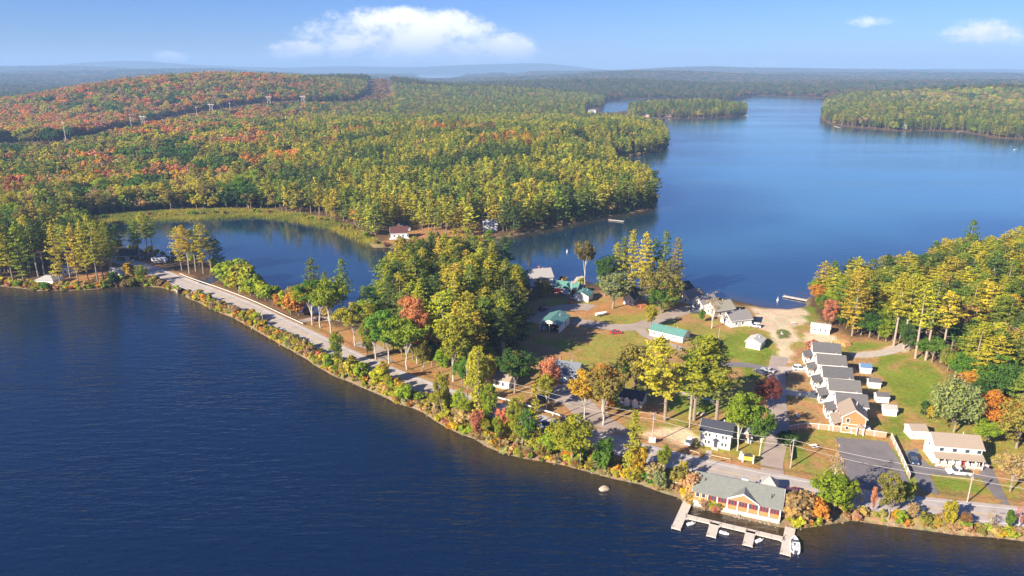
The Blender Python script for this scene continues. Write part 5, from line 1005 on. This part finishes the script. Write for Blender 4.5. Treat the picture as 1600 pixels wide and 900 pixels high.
# right: willow and maples
T('willow', (1490, 676), top=598, w=1.0, col='sage', label='broad pale willow behind the cream shed'); T('broad', (1546, 680), top=617, w=1.2, col='orange', label='bright orange maple behind the cream house'); T('broad', (1588, 700), top=622, w=1.25, col='olive', label='large olive and russet tree at the right edge'); T('broad', (1540, 700), top=660, w=.9, col='lime', label='lime green tree below the orange maple'); T('broad', (1578, 768), top=712, w=1.0, col='tan', label='pale round nearly bare tree beside the loop driveway', var=1)
T('shrub', (1443, 650), top=628, w=1.0, col='dkgreen', cl='the lawn edge by the willow'); T('shrub', (1452, 655), top=637, w=1.1, col='yellow', label='bright yellow bush at the foot of the willow'); T('broad', (1296, 510), top=468, w=.85, col='pink', label='pinkish tree beside the beach and the mobile home'); T('shrub', (1268, 552), top=530, w=1.0, col='pink', label='pink bush at the beach end of the townhouses'); T('shrub', (1228, 698), top=676, w=1.0, col='dkgreen', label='dark green bush at the fence corner by the lane')
for bx, by, tp, cc, lb in ((1396, 541, 425, 'ygreen', 'first bare-trunked pine at the wood edge above the lawn'), (1412, 545, 430, 'ygreen', 'second bare-trunked pine at the wood edge above the lawn'), (1430, 560, 445, 'ygreen', 'third bare-trunked pine at the wood edge above the lawn'), (1446, 563, 440, 'pinegreen', 'bare-trunked pine at the corner of the bright lawn'), (1470, 566, 455, 'goldpine', 'bare-trunked pine right of the bright lawn corner'), (1331, 525, 420, 'goldpine', 'layered golden pine nearest the log pile')): T('tallpine' if bx > 1340 else 'pine', (bx, by), top=tp, w=1.1, col=cc, label=lb)
for px_, py_ in ((1287, 487), (1300, 500), (1312, 508), (1322, 514), (1345, 524), (1358, 527), (1372, 531), (1384, 534), (1404, 538), (1420, 549), (1440, 558), (1456, 566), (1480, 580), (1490, 592), (1502, 603), (1515, 615), (1528, 628), (1278, 476), (1295, 492), (1340, 518), (1365, 524), (1275, 470), (1284, 466), (1300, 484)):
    T('broad', (px_, py_), h=random.uniform(6, 11), w=random.uniform(.8, 1.1), col=random.choices(['green', 'lime', 'olive', 'dkgreen', 'orange'], [4, 3, 3, 2, .6])[0], cl='the wooded hill right of the beach')
T('pine', (1545, 615), top=520, w=1.15, col='goldpine', label='broad golden pine standing out from the wooded hill', var=1)
# street-front shore at the right
T('bare', (1297, 792), top=690, w=.7, col='tan', label='dead pale tree beside the parking lot'); T('broad', (1300, 800), top=738, w=1.25, col='lime', label='bushy light green tree right of the restaurant'); T('broad', (1318, 806), top=748, w=.7, col='lime', label='lime tree at the water right of the restaurant', var=2); T('shrub', (1272, 815), top=780, w=1.0, col='orange', label='orange bush between restaurant and green tree'); T('shrub', (1245, 814), top=776, w=1.6, col='tan', label='tan willow shrub at the right end of the restaurant'); T('shrub', (1236, 818), top=802, w=1.0, col='lime', label='low lime bush at the end of the dock')
T('broad', (1388, 812), top=742, w=.75, col='olive', label='olive tree beside the parking lot exit'); T('shrub', (1362, 800), top=762, w=.4, col='pink', label='slim pink sapling at the parking lot edge'); T('shrub', (1410, 790), top=755, w=.8, col='lime', label='lime sapling at the fence end'); T('shrub', (1405, 822), top=806, w=.9, col='lime', label='low lime bush at the water below the olive tree')
# dense stands: central grove, wooded hill, hedge of shore shrubs
FOREST_POLY = [zp for zp in (zpoly([(578, 478), (640, 446), (700, 434), (760, 434), (800, 440), (812, 455), (816, 500), (812, 545), (795, 580), (768, 596), (735, 600), (700, 575), (655, 556), (625, 540), (600, 520)]),
   zpoly([(1268, 468), (1300, 459), (1400, 438), (1500, 414), (1600, 398), (1800, 375), (1850, 380), (1850, 700), (1700, 705), (1610, 690), (1560, 650), (1515, 610), (1482, 575), (1440, 545), (1400, 530), (1330, 518), (1300, 498), (1285, 478)]))]
def spread(P, s, seed):
    R = np.random.default_rng(seed); lo = P.min(0); hi = P.max(0); out = []
    for a in np.arange(lo[0], hi[0], s):
        for b in np.arange(lo[1], hi[1], s): out.append((a+R.uniform(-.38, .38)*s, b+R.uniform(-.38, .38)*s))
    Q = np.array(out); return Q[poly_sd(P, Q[:, 0], Q[:, 1]) < -1.0]
HOUSES = [(l[0], l[1], l[3]) for l in LAND]
def clear(x, y, pad=1.5): return all((x-a)**2+(y-b)**2 > (r+pad)**2 for a, b, r in HOUSES)
SUNNY = [GT(*p) for p in ((858, 512), (890, 505), (870, 500), (912, 468), (880, 455), (900, 485), (930, 492), (846, 446), (950, 510), (1000, 512), (1040, 520), (860, 590), (885, 590), (1110, 485), (1150, 500), (980, 470))]
def sun_height(x, y):
    """tallest a tree here may be without shading the sunlit buildings of the clearing"""
    lim = 99
    for a, b, c in SUNNY:
        dx, dy = x-a, y-b; t = dx*sdir.x+dy*sdir.y; t /= math.cos(SUN_EL); q = abs(dx*sdir.y-dy*sdir.x)/math.cos(SUN_EL)
        if t > 1 and q < 7: lim = min(lim, c-gh(x, y)+2.5+t*math.tan(SUN_EL))
    return lim
for k, (P, s) in enumerate(zip(FOREST_POLY, (5.7, 5.9))):
    for x, y in spread(P, s, 40+k):
        if not clear(x, y): continue
        z = gh(x, y); q = random.random(); cl = ('the grove between pond and road', 'the wooded hill right of the beach')[k]; e = -poly_sd(P, [x], [y])[0]
        lim = sun_height(x, y)
        if z < .4 or lim < 9: continue
        if q < (.83 if k == 0 else .72): T('pine' if random.random() < .88 else 'tallpine', None, var=None if k == 0 else random.choice((1, 3, 5)), h=min(lim, random.uniform(20, 27)) if k == 0 else random.uniform(13, 19), w=random.uniform(.95, 1.35)*(1 if k == 0 else 1.1), col=random.choices(['ygreen', 'pinegreen', 'darkpine', 'goldpine'], [4.5, 4.5, 2.2 if k == 0 else 1.2, .8 if k == 0 else 2])[0], xyz=(x, y, z), cl=cl)
        else: T('broad', None, h=random.uniform(9, 15), w=random.uniform(.9, 1.25), col=random.choices(['green', 'lime', 'dkgreen', 'tan', 'olive', 'orange', 'rust'], [4, 3, 3, 1.4*(k+.4), 1, .5*k, .4])[0], xyz=(x, y, z), cl=cl)
PTP = zpoly([(-160, 446), (-160, 415), (0, 405), (120, 402), (180, 398), (205, 404), (170, 424), (100, 424), (0, 432)])
for x, y in spread(PTP, 7.5, 61):
    z = gh(x, y)
    if z > .6 and clear(x, y, .5) and line_d(ROAD, [x], [y])[0] > 6.5: T('tallpine' if random.random() < .45 else 'pine', None, h=random.uniform(21, 28), w=random.uniform(.85, 1.1), col=random.choices(['ygreen', 'pinegreen', 'darkpine', 'goldpine'], [4, 4, 2, 2])[0], xyz=(x, y, z), cl='the pine point left of the bridge')
FS = FRONTW; R_ = np.random.default_rng(77); acc = 0
pxs = np.array([proj(p[0], p[1], 0)[0] for p in FS])
for i in range(len(FS)-1):
    seg = FS[i+1]-FS[i]; L = np.hypot(*seg); acc += L; px = pxs[i]
    if not (290 < px < 1650) or 1062 < px < 1232: continue
    n = np.array([-seg[1], seg[0]])/L; step = 2.9 if px < 520 else 2.5 if px < 1060 else 3.2
    for k in range(2):
        o = R_.uniform(1.2, 3.4)+k*R_.uniform(1.2, 3.6); p = FS[i]+seg*R_.random()+n*o
        if line_d(ROAD, [p[0]], [p[1]])[0] < 5.6: continue
        z = gh(p[0], p[1]); big = 520 < px < 1060
        hh = R_.uniform(1.8, 4.4) if px < 520 else R_.uniform(3.0, 7.5) if big else R_.uniform(1.5, 4.2)
        cc = random.choices(['ygreen', 'lime', 'yellow', 'tan', 'orange', 'pink', 'green', 'olive', 'red'], [7, 5, 2, 4.5 if px < 520 else 2, .9, .8, 2.5, 2, .15])[0]
        if px > 1335:
            hh *= .8; cc = random.choice(['tan', 'tan', 'pink', 'ygreen', 'ygreen', 'brown', 'lime', 'rust'])
            if R_.random() < .4: T('bare', None, h=hh*1.7, w=.5, col=cc, xyz=(p[0], p[1], z), cl='the bank right of the restaurant'); continue
        if big and R_.random() < .28: T('pale' if R_.random() < .5 else 'broad', None, h=R_.uniform(6, 10), w=R_.uniform(.45, .65), col=random.choice(['ygreen', 'lime', 'goldpine', 'ygreen', 'tan']), xyz=(p[0], p[1], z), cl='the shore bank below the road', var=2); continue
        T('shrub', None, h=hh, w=R_.uniform(.9, 1.35), col=cc, xyz=(p[0], p[1], z), cl='the open-lake side of the causeway' if px < 520 else 'the shore bank below the road' if px < 1060 else 'the bank right of the restaurant')
for px, py, tp, cc in ((575, 560, 520, 'lime'), (610, 612, 585, 'ygreen'), (525, 573, 520, 'lime'), (548, 590, 555, 'ygreen'), (690, 652, 585, 'ygreen'), (715, 660, 610, 'lime'), (742, 660, 545, 'ygreen'), (768, 672, 600, 'lime'), (803, 690, 620, 'ygreen'), (828, 702, 640, 'green'), (745, 684, 640, 'pink'), (786, 680, 640, 'pink'), (1012, 757, 735, 'green'), (1030, 764, 738, 'sage'), (855, 716, 676, 'lime')):
    T('broad' if tp < py-38 else 'shrub', (px, py), top=tp, w=.62 if tp < py-38 else 1.0, col=cc, cl='the shore bank below the road', var=2 if tp < py-38 else None)
T('spire', (748, 668), top=545, w=.8, col='ygreen', label='tall narrow conifer beside the left end of the board fence'); T('spire', (838, 700), top=600, w=.7, col='ygreen', label='tall narrow conifer beside the right end of the board fence')
for px, py, tp, cc, lb in ((1340, 795, 758, 'tan', 0), (1425, 812, 790, 'tan', 0), (1468, 822, 796, 'pink', 0), (1482, 824, 790, 'ygreen', 0), (1545, 828, 800, 'tan', 0), (1575, 830, 796, 'green', 0), (1590, 828, 786, 'pink', 0), (1505, 826, 806, 'brown', 0)): T('bare' if cc in ('tan', 'pink', 'brown') else 'shrub', (px, py), top=tp-4, w=.55, col=cc, cl='the bank right of the restaurant')
# the great forest beyond the water: jittered grid, coarser with distance
MASS = []   # x, y, z, shape index, height, width, tint
RED = [((700, 214), 60, 'red'), ((600, 212), 25, 'orange'), ((545, 218), 22, 'red'), ((420, 182), 18, 'rust'), ((480, 205), 22, 'orange'), ((535, 200), 20, 'orange'), ((790, 235), 40, 'orange'), ((430, 265), 30, 'orange'), ((1330, 150), 220, 'rust'), ((1560, 150), 260, 'rust'), ((895, 152), 25, 'red')]
REDW = [(GT(*p)[:2], r, c) for p, r, c in RED]
def forest():
    rng = np.random.default_rng(5)
    for r0, r1, s in ((380, 760, 6.0), (760, 1300, 7.2), (1300, 2300, 9.5), (2300, 3600, 13.0), (3600, 6200, 24.0), (6200, 10500, 40.0)):
        g = np.arange(-r1, r1, s); X, Y = np.meshgrid(g, np.arange(200, r1, s)); X = X.ravel(); Y = Y.ravel(); r = np.hypot(X, Y); m = (r >= r0) & (r < r1) & (np.abs(X) < Y*.86+40)
        X = X[m]; Y = Y[m]; n = len(X); X = X+rng.uniform(-.42, .42, n)*s; Y = Y+rng.uniform(-.42, .42, n)*s
        z, d = height(X, Y); ok = (d > 2.5) & (z > .5)
        if r0 < 800:
            for P in [ZONES['village']]+FOREST_POLY: ok &= poly_sd(P, X, Y) > 2
            ok &= poly_sd(ZONES['marsh'], X, Y) > 1; ok &= line_d(ROAD, X, Y) > 9
            ok &= ~((poly_sd(ZONES['orange'][1], X, Y) < 0) & (rng.random(n) < .3))
            pt = proj(X, Y, z); ok &= ~((Y < 430) & (pt[0] < 1000))   # the near shore is planted one by one
            for a, b, rr in HOUSES+[(h[0]*.97, h[1]*.97, h[2]+3) for h in HOUSES if h[1] > 430]: ok &= (X-a)**2+(Y-b)**2 > (rr+2)**2
        ok &= line_d(CUT, X, Y) > 34+10*fbm(X/30, Y/30, 2)
        pt = proj(X, Y, z); ok &= ~((poly_sd(np.array([(-60, 232), (20, 222), (110, 224), (118, 240), (60, 246), (-60, 246)]), pt[0], pt[1]) < 0))
        ok &= ~((pt[0] > 912) & (pt[0] < 982) & (pt[1] > 168) & (pt[1] < 190))
        X, Y, z, d = X[ok], Y[ok], z[ok], d[ok]; px, py, dep = proj(X, Y, z); n = len(X)
        nb = fbm(X/75, Y/75, 61); nc = fbm(X/50, Y/50, 71); pt_ = sstep(fbm(X/150, Y/100, 81, 4), .45, .58); sel = np.clip((fbm(X/40, Y/40, 91, 3)-.28)/.44, 0, .999)
        left = 1-sstep(px+ (nb-.5)*260, 330, 620)                     # hardwoods to the left, pines to the right
        up = sstep(310-py, 0, 160)
        pb = np.clip(.10+.80*left+.25*up*(px < 900)+(nb-.5)*1.1, .04, .96)
        hillside = np.exp(-((X-HILLS[0][0])/420)**2-((Y-HILLS[0][1])/420)**2)
        pb = np.maximum(pb, hillside*.92); pb = np.where(px > 1220, np.clip(.25+.9*sstep(200-py, 12, 45)*sstep(px, 1350, 1500)+(nb-.5)*.8, .05, .9), pb); pb = np.where(r0 >= 2300, np.clip(.5+(nb-.5)*1.2, .1, .9), pb)
        isb = rng.random(n) < pb; sz = rng.random(n)
        for i in range(n):
            if r0 >= 3600: kind = 2
            else: kind = 1 if isb[i] else 0
            c = None
            if kind == 1 or kind == 2:
                for (a, b), rr, cn in REDW:
                    if (X[i]-a)**2+(Y[i]-b)**2 < (rr*(.6+nc[i]))**2 and rng.random() < .8: c = cn
                if c is None:
                    w = (.06+.94*left[i])*pt_[i]; hs_ = hillside[i]*(.55+.45*pt_[i])
                    if rng.random() < max(w*.80, hs_*.68): c = rng.choice(['orange', 'rust', 'red', 'pink', 'tan', 'brown', 'yellow'], p=[.28, .22, .03, .12, .14, .10, .11] if hs_ < .4 else [.30, .34, .05, .03, .06, .20, .02])
                    else: c = ['dkgreen', 'green', 'olive', 'olive', 'ygreen', 'lime', 'olive', 'tan', 'goldpine'][int(np.clip(sel[i]*.999+rng.normal()*.11, 0, .999)*9)]
                if r0 >= 2300: c = rng.choice(['dkgreen', 'olive', 'brown', 'darkpine', 'pinegreen', 'rust'], p=[.25, .2, .15, .2, .1, .1])
            else:
                for (a, b), rr, cn in REDW:
                    if (X[i]-a)**2+(Y[i]-b)**2 < (rr*.7*(.6+nc[i]))**2 and rng.random() < .7: c = cn; kind = 1
                if c is None: c = ['darkpine', 'pinegreen', 'pinegreen', 'ygreen', 'ygreen', 'goldpine', 'ygreen', 'pinegreen'][int(np.clip(sel[i]*.999+rng.normal()*.16, 0, .999)*8)] if px[i] < 1060 and r0 < 1300 else rng.choice(['pinegreen', 'darkpine', 'ygreen', 'olive'], p=[.4, .25, .2, .15])
            t = PAL[c]; k = 1+rng.uniform(-.14, .14); k *= .62 if r0 >= 2300 else 1; t = tuple(v*k*(1+rng.uniform(-.08, .08)) for v in t)
            big = s/6.0
            if kind == 0: h = rng.uniform(16, 23)*(1 if r0 < 760 else .92); w = rng.uniform(.8, 1.35)*(1+.22*(big-1)) ; hh = h; sh_ = rng.integers(0, 5)
            elif kind == 1: h = rng.uniform(8, 18); w = rng.uniform(.8, 1.5)*(1+.30*(big-1)); sh_ = rng.integers(5, 10)
            else: h = rng.uniform(13, 20); w = s/22*rng.uniform(.9, 1.2); sh_ = rng.integers(10, 14)
            rec = (X[i], Y[i], z[i], int(sh_), h, w, t, str(c), kind, dep[i], px[i], py[i])
            MASS.append(rec)
forest()
# about 300 of each kind in view stand as single trees, the largest in the picture; the others join the mass
def count(kinds): return sum(t['kind'] in kinds for t in TREES)
def split_trees():
    global TREES
    for kind, kinds, pk in ((0, ('pine', 'tallpine'), 'pine'), (1, ('broad', 'pale', 'bare', 'willow'), 'broad'), (2, ('shrub',), None)):
        mine = [t for t in TREES if t['kind'] in kinds]
        def size(t):
            q = proj(t['x'], t['y'], t['z']+t['h']*.7); inside = -15 < q[0] < 1615 and 0 < q[1] < 905
            return (2 if t['label'] or t.get('hand') else 1)*inside*t['h']/q[2]
        pool = [(size(t), 'T', t) for t in mine]
        if kind < 2: pool += [(r[4]/r[9], 'M', i) for i, r in enumerate(MASS) if r[8] == kind and -10 < r[10] < 1610 and r[9] < 760 and r[4]/r[9] > .014]
        pool.sort(key=lambda p: -p[0]); keep = [p for p in pool[:298] if p[0] > 0]; ks = {id(p[2]) for p in keep if p[1] == 'T'}; km = sorted((p[2] for p in keep if p[1] == 'M'), reverse=True)
        for t in mine:
            if id(t) not in ks:
                q = proj(t['x'], t['y'], t['z'])
                if kind < 2: MASS.append((t['x'], t['y'], t['z'], random.randrange(20, 24) if kind == 0 else random.randrange(24, 28), t['h'], t['w'], t['tint'], t['cname'], kind, q[2], q[0], q[1]))
                TREES.remove(t)
        for i in km:
            r = MASS.pop(i); kk = 'tallpine' if (kind == 0 and random.random() < .3) else pk
            TREES.append(dict(x=r[0], y=r[1], z=r[2], kind=kk, var=random.randrange(len(PROTO[kk])), h=r[4], w=r[5], rot=random.uniform(0, 6.28), tint=r[6], cname=r[7], label=None, cl='the far shore across the pond' if r[10] < 620 else 'the peninsula across the narrows' if r[10] < 1100 else 'the hill right of the beach'))
split_trees()

# ------------------------------------------------------------------ labels and single trees
ORD = ['leftmost', 'second from left', 'third from left', 'fourth from left', 'fifth from left', 'sixth from left', 'seventh from left', 'eighth from left', 'ninth from left', 'tenth from left', 'eleventh from left', 'twelfth from left', 'thirteenth from left', 'fourteenth from left', 'fifteenth from left', 'sixteenth from left', 'seventeenth from left', 'eighteenth from left', 'nineteenth from left', 'twentieth from left', 'sixth from right', 'fifth from right', 'fourth from right', 'third from right', 'second from right', 'rightmost']
def label_trees():
    pend = {}
    for t in TREES:
        if t['label']: continue
        word = {'pine': 'pine', 'tallpine': 'bare-trunked pine', 'spire': 'conifer', 'shrub': 'shrub'}.get(t['kind'], 'leafy tree')
        t['px'] = proj(t['x'], t['y'], t['z'])
        near = sorted((math.hypot(t['x']-l[0], t['y']-l[1])-l[3], l) for l in LAND)[0]
        loc = t['cl']; rel = 'on'
        if near[0] < 9:
            q = proj(near[1][0], near[1][1], 2); dx = t['px'][0]-q[0]; dy = t['px'][1]-q[1]
            rel = 'left of' if dx < -abs(dy)*1.2 else 'right of' if dx > abs(dy)*1.2 else 'behind' if dy < 0 else 'in front of'; loc = near[1][2]
        if loc == t['cl']:
            a_, b_ = t['px'][0], t['px'][1]
            if 'hill right' in loc: loc, rel = ('the hill near the beach end' if a_ < 1340 else 'the hill above the sandy track' if a_ < 1440 else 'the hill above the bright lawn' if a_ < 1520 else 'the hill behind the willow' if b_ > 540 else 'the crest of the right-hand hill'), 'on'
            elif 'grove' in loc: loc, rel = ('front' if b_ > 545 else 'back' if b_ < 480 else 'middle')+' of the grove '+('towards the pond' if a_ < 660 else 'near the narrows' if a_ < 745 else 'beside the open garage'), 'at the'
            elif 'peninsula across' in loc: loc, rel = 'the peninsula '+('behind the maroon-roofed house' if a_ < 700 else 'around the white two-storey house' if a_ < 820 else 'around the small white cabin' if a_ < 920 else 'near its pier and tip'), 'on'
            elif 'far shore' in loc: loc, rel = 'the far pond shore '+('above the pine point' if a_ < 200 else 'behind the left reeds' if a_ < 400 else 'behind the right reeds'), 'on'
            elif 'shore bank' in loc: loc, rel = 'the shore bank '+('below the turn-out' if a_ < 640 else 'below the tall thin pole' if a_ < 760 else 'below the board fence' if a_ < 900 else 'towards the restaurant'), 'on'
            elif 'open-lake' in loc: loc, rel = 'the open-lake causeway bank '+('near the bridge' if a_ < 380 else 'near its far end'), 'on'
        if rel != 'on' or loc != t['cl']: pass
        elif loc.startswith('the grove') or loc.startswith('the lakeshore'): rel = 'in'
        elif loc.startswith('the bridge') or loc.startswith('the pond edge'): rel = 'at'
        sz = 'short' if t['h'] < (14 if 'pine' in word else 9 if word == 'leafy tree' else 2.4) else 'tall' if t['h'] > (23 if 'pine' in word else 13 if word == 'leafy tree' else 4.2) else ''
        pend.setdefault((sz, CWORD[t['cname']], word, rel, loc), []).append(t)
    for (sz, c, word, rel, loc), L in pend.items():
        base = ' '.join(w for w in (sz, c, word, rel, loc) if w); L.sort(key=lambda t: t['px'][0])
        for i, t in enumerate(L):
            t['label'] = base if len(L) == 1 else (ORD[i] if i < 12 or len(L) <= 20 else ORD[i-len(L)+len(ORD)])+' '+base if len(L) <= 26 else base
            t['label'] = ' '.join(t['label'].split()[:16]); t['group'] = {'pine': 'pine trees', 'bare-trunked pine': 'pine trees', 'conifer': 'pine trees', 'shrub': 'shrubs along the shores'}.get(word, 'autumn leaf trees')
label_trees()
for t in TREES:
    cm, tm, H = PROTO[t['kind']][t['var'] % len(PROTO[t['kind']])]; nm = {'pine': 'pine_tree', 'tallpine': 'pine_tree', 'spire': 'conifer_tree', 'shrub': 'shrub', 'willow': 'willow_tree'}.get(t['kind'], 'broadleaf_tree'); s = t['h']/H; w = s**.5*t['w'] if t['kind'] != 'shrub' else s*t['w']
    if t['kind'] == 'shrub': w = max(.45, s*.7+.3)*t['w']
    r = thing(nm, t['label'], {'shrub': 'shrub', 'pine': 'pine tree', 'tallpine': 'pine tree', 'spire': 'conifer'}.get(t['kind'], 'tree'), (t['x'], t['y'], t['z']-.1), t['rot'], t.get('group') or {'shrub': 'shrubs along the shores', 'pine': 'pine trees', 'tallpine': 'pine trees', 'spire': 'pine trees'}.get(t['kind'], 'autumn leaf trees')); r.scale = (w, w, s)
    a = bpy.data.objects.new('trunk' if t['kind'] != 'shrub' else 'stems', tm); COL.objects.link(a); a.parent = r
    b = bpy.data.objects.new('crown' if t['kind'] != 'shrub' else 'foliage', cm); COL.objects.link(b); b.parent = r; b.color = (*t['tint'], 1)

# ------------------------------------------------------------------ masses (stuff)
def scatter(name, label, cat, recs):
    """recs: x,y,z,shape,sxy,sz,tint"""
    n = len(recs); me = bpy.data.meshes.new(name); me.vertices.add(n); me.vertices.foreach_set('co', np.array([r[:3] for r in recs], np.float32).ravel())
    def at(nm, typ, data, f): a = me.attributes.new(nm, typ, 'POINT'); a.data.foreach_set(f, data)
    at('idx', 'INT', np.array([r[3] for r in recs], np.int32), 'value'); at('rot', 'FLOAT_VECTOR', np.stack([np.zeros(n), np.zeros(n), RNG.uniform(0, 6.28, n)], 1).astype(np.float32).ravel(), 'vector')
    at('scl', 'FLOAT_VECTOR', np.array([(r[4], r[4], r[5]) for r in recs], np.float32).ravel(), 'vector'); at('tint', 'FLOAT_COLOR', np.array([(*r[6], 1) for r in recs], np.float32).ravel(), 'color')
    o = bpy.data.objects.new(name, me); COL.objects.link(o); tag(o, label, cat, kind='stuff')
    ng = bpy.data.node_groups.new(name, 'GeometryNodeTree'); ng.interface.new_socket('Geometry', in_out='INPUT', socket_type='NodeSocketGeometry'); ng.interface.new_socket('Geometry', in_out='OUTPUT', socket_type='NodeSocketGeometry')
    N = ng.nodes; gi = N.new('NodeGroupInput'); go = N.new('NodeGroupOutput'); ci = N.new('GeometryNodeCollectionInfo'); ci.inputs[0].default_value = FAR; ci.inputs[1].default_value = True; ci.inputs[2].default_value = True
    ip = N.new('GeometryNodeInstanceOnPoints'); ip.inputs['Pick Instance'].default_value = True
    def na(nm, typ): q = N.new('GeometryNodeInputNamedAttribute'); q.data_type = typ; q.inputs[0].default_value = nm; return q.outputs[0]
    lk = ng.links.new; lk(gi.outputs[0], ip.inputs['Points']); lk(ci.outputs[0], ip.inputs['Instance']); lk(na('idx', 'INT'), ip.inputs['Instance Index']); er = N.new('FunctionNodeEulerToRotation'); lk(na('rot', 'FLOAT_VECTOR'), er.inputs[0]); lk(er.outputs[0], ip.inputs['Rotation']); lk(na('scl', 'FLOAT_VECTOR'), ip.inputs['Scale']); lk(ip.outputs[0], go.inputs[0])
    md = o.modifiers.new('scatter', 'NODES'); md.node_group = ng; return o
conv = lambda r: (r[0], r[1], r[2]-.2, r[3], (r[4]/FK[r[3]][1])**.5*r[5] if r[8] < 2 else r[5], r[4]/FK[r[3]][1], r[6])
scatter('forest_pines', 'mass of distant pines covering the peninsula and far shores', 'forest', [conv(r) for r in MASS if r[8] == 0]); scatter('forest_hardwoods', 'mass of distant autumn hardwoods on the hills and far shores', 'forest', [conv(r) for r in MASS if r[8] == 1]); scatter('horizon_forest', 'far forest reading as one carpet towards the horizon', 'forest', [conv(r) for r in MASS if r[8] == 2])
UND = []; r_ = np.random.default_rng(9)
for i in range(len(FS)-1):
    if not (-50 < pxs[i] < 1650) or 1080 < pxs[i] < 1222: continue
    seg = FS[i+1]-FS[i]; n = np.array([-seg[1], seg[0]])/np.hypot(*seg)
    for k in range(30 if pxs[i] < 520 or pxs[i] > 1230 else 22):
        p = FS[i]+seg*r_.random()+n*r_.uniform(.25, 6.5)
        if line_d(ROAD, [p[0]], [p[1]])[0] < 5.4: continue
        c = ['tan', 'ygreen', 'olive', 'orange', 'brown', 'yellow', 'lime'][r_.choice(7, p=[.34, .24, .14, .04, .08, .08, .08])]; s = r_.uniform(.4, 1.1); UND.append((p[0], p[1], gh(*p)-.05, int(r_.integers(14, 18)), s, s*r_.uniform(.6, 1.1), tuple(v*r_.uniform(.8, 1.25) for v in PAL[c])))
NW = WNORTH; q_ = np.random.default_rng(19)
for i in range(len(NW)):
    a = NW[i]; b = NW[(i+1) % len(NW)]
    if np.hypot(*a) > 900: continue
    pxa = proj(a[0], a[1], 0)
    if 1150 < pxa[0] < 1262 and pxa[1] > 400: continue
    seg = b-a; n = np.array([-seg[1], seg[0]])/(np.hypot(*seg)+1e-6)
    for k in range(6):
        p = a+seg*q_.random()+n*q_.uniform(-5, 5)
        z = gh(*p)
        if z < .35: continue
        c = ['tan', 'ygreen', 'olive', 'green', 'brown', 'lime'][q_.choice(6)]; s = q_.uniform(.5, 1.5); UND.append((p[0], p[1], z-.05, int(q_.integers(14, 18)), s, s, tuple(v*q_.uniform(.8, 1.2) for v in PAL[c])))
for P, dn in ((FOREST_POLY[0], 4.5), (FOREST_POLY[1], 5.0)):
    for x, y in spread(P, dn, 3):
        c = ['green', 'lime', 'olive', 'tan', 'dkgreen', 'orange'][q_.choice(6, p=[.25, .2, .2, .12, .18, .05])]; s = q_.uniform(.5, 1.4); UND.append((x, y, gh(x, y)-.05, int(q_.integers(14, 18)), s, s, PAL[c]))
cutl = densify(CUT, 6)
for p in cutl:
    for k in range(8):
        q = p+q_.normal(size=2)*12; c = ['brown', 'tan', 'olive', 'maroon', 'rust'][q_.choice(5)]; s = q_.uniform(.8, 2.2); UND.append((q[0], q[1], gh(*q)-.1, int(q_.integers(14, 18)), s*1.3, s, tuple(v*.85 for v in PAL[c])))
scatter('undergrowth', 'low tangled bushes and weeds along the banks', 'undergrowth', UND)
REED = []
for x, y in spread(ZONES['marsh'], 2.0, 8):
    s = q_.uniform(.8, 1.4); k = q_.uniform(.8, 1.15); yl = fbm([x/14], [y/14], 3)[0]; REED.append((x, y, max(.02, gh(x, y))-.05, int(q_.integers(18, 20)), s*1.3, s, tuple(v*k for v in ((.40, .36, .06) if yl > .45 else (.28, .30, .05)))))
scatter('marsh_reeds', 'yellow-green reeds fringing the north bank of the pond', 'reeds', REED)
# rocks along the water's edge: one mass of small stones
def shore_rocks():
    mb = MB(); R = np.random.default_rng(4)
    for i in range(len(FS)-1):
        if not (-60 < pxs[i] < 1660): continue
        seg = FS[i+1]-FS[i]; n = np.array([-seg[1], seg[0]])/np.hypot(*seg)
        for k in range(int(R.integers(0, 8)) if pxs[i] < 1085 or pxs[i] > 1215 else 16):
            p = FS[i]+seg*R.random()+n*R.uniform(-.6, 1.3); s = R.uniform(.12, .42)*(1.9 if R.random() < .06 else 1); zz = max(-.1, gh(*p))
            v = [(p[0]+s*math.cos(a)*R.uniform(.7, 1.2), p[1]+s*math.sin(a)*R.uniform(.7, 1.2), zz-.2) for a in (0, 1.26, 2.5, 3.77, 5.0)]+[(p[0]+s*.6*math.cos(a+.3)*R.uniform(.6, 1.2), p[1]+s*.6*math.sin(a+.3), zz+s*R.uniform(.4, .7)) for a in (0, 1.26, 2.5, 3.77, 5.0)]
            mb.add(v, [(0, 1, 6, 5), (1, 2, 7, 6), (2, 3, 8, 7), (3, 4, 9, 8), (4, 0, 5, 9), (5, 6, 7, 8, 9)])
    o = mb.build('shore_rocks', mat('shore_stone', (.27, .22, .17), .9, .3, 2)); tag(o, 'pale stones lining the near lakeshore', 'stones', kind='stuff')
shore_rocks()
# ------------------------------------------------------------------ air
def haze():
    mb = MB().box((0, 7700, 140), (40000, 16000, 292)); m = bpy.data.materials.new('haze_air'); m.use_nodes = True; t = NT(m.node_tree)
    v = t.n('ShaderNodeVolumePrincipled', ins={'Color': (.38, .62, 1, 1), 'Density': HAZE_DENSITY, 'Anisotropy': 0.0}); o = t.n('ShaderNodeOutputMaterial'); t.link(v.outputs[0], o.inputs['Volume'])
    ob = mb.build('haze', m); tag(ob, 'thin blue haze over the far hills', 'haze', kind='stuff')
haze()
print('TREES', len(TREES), {k: count((k,)) for k in PROTO}, 'MASS', len(MASS), 'UND', len(UND), 'REED', len(REED))
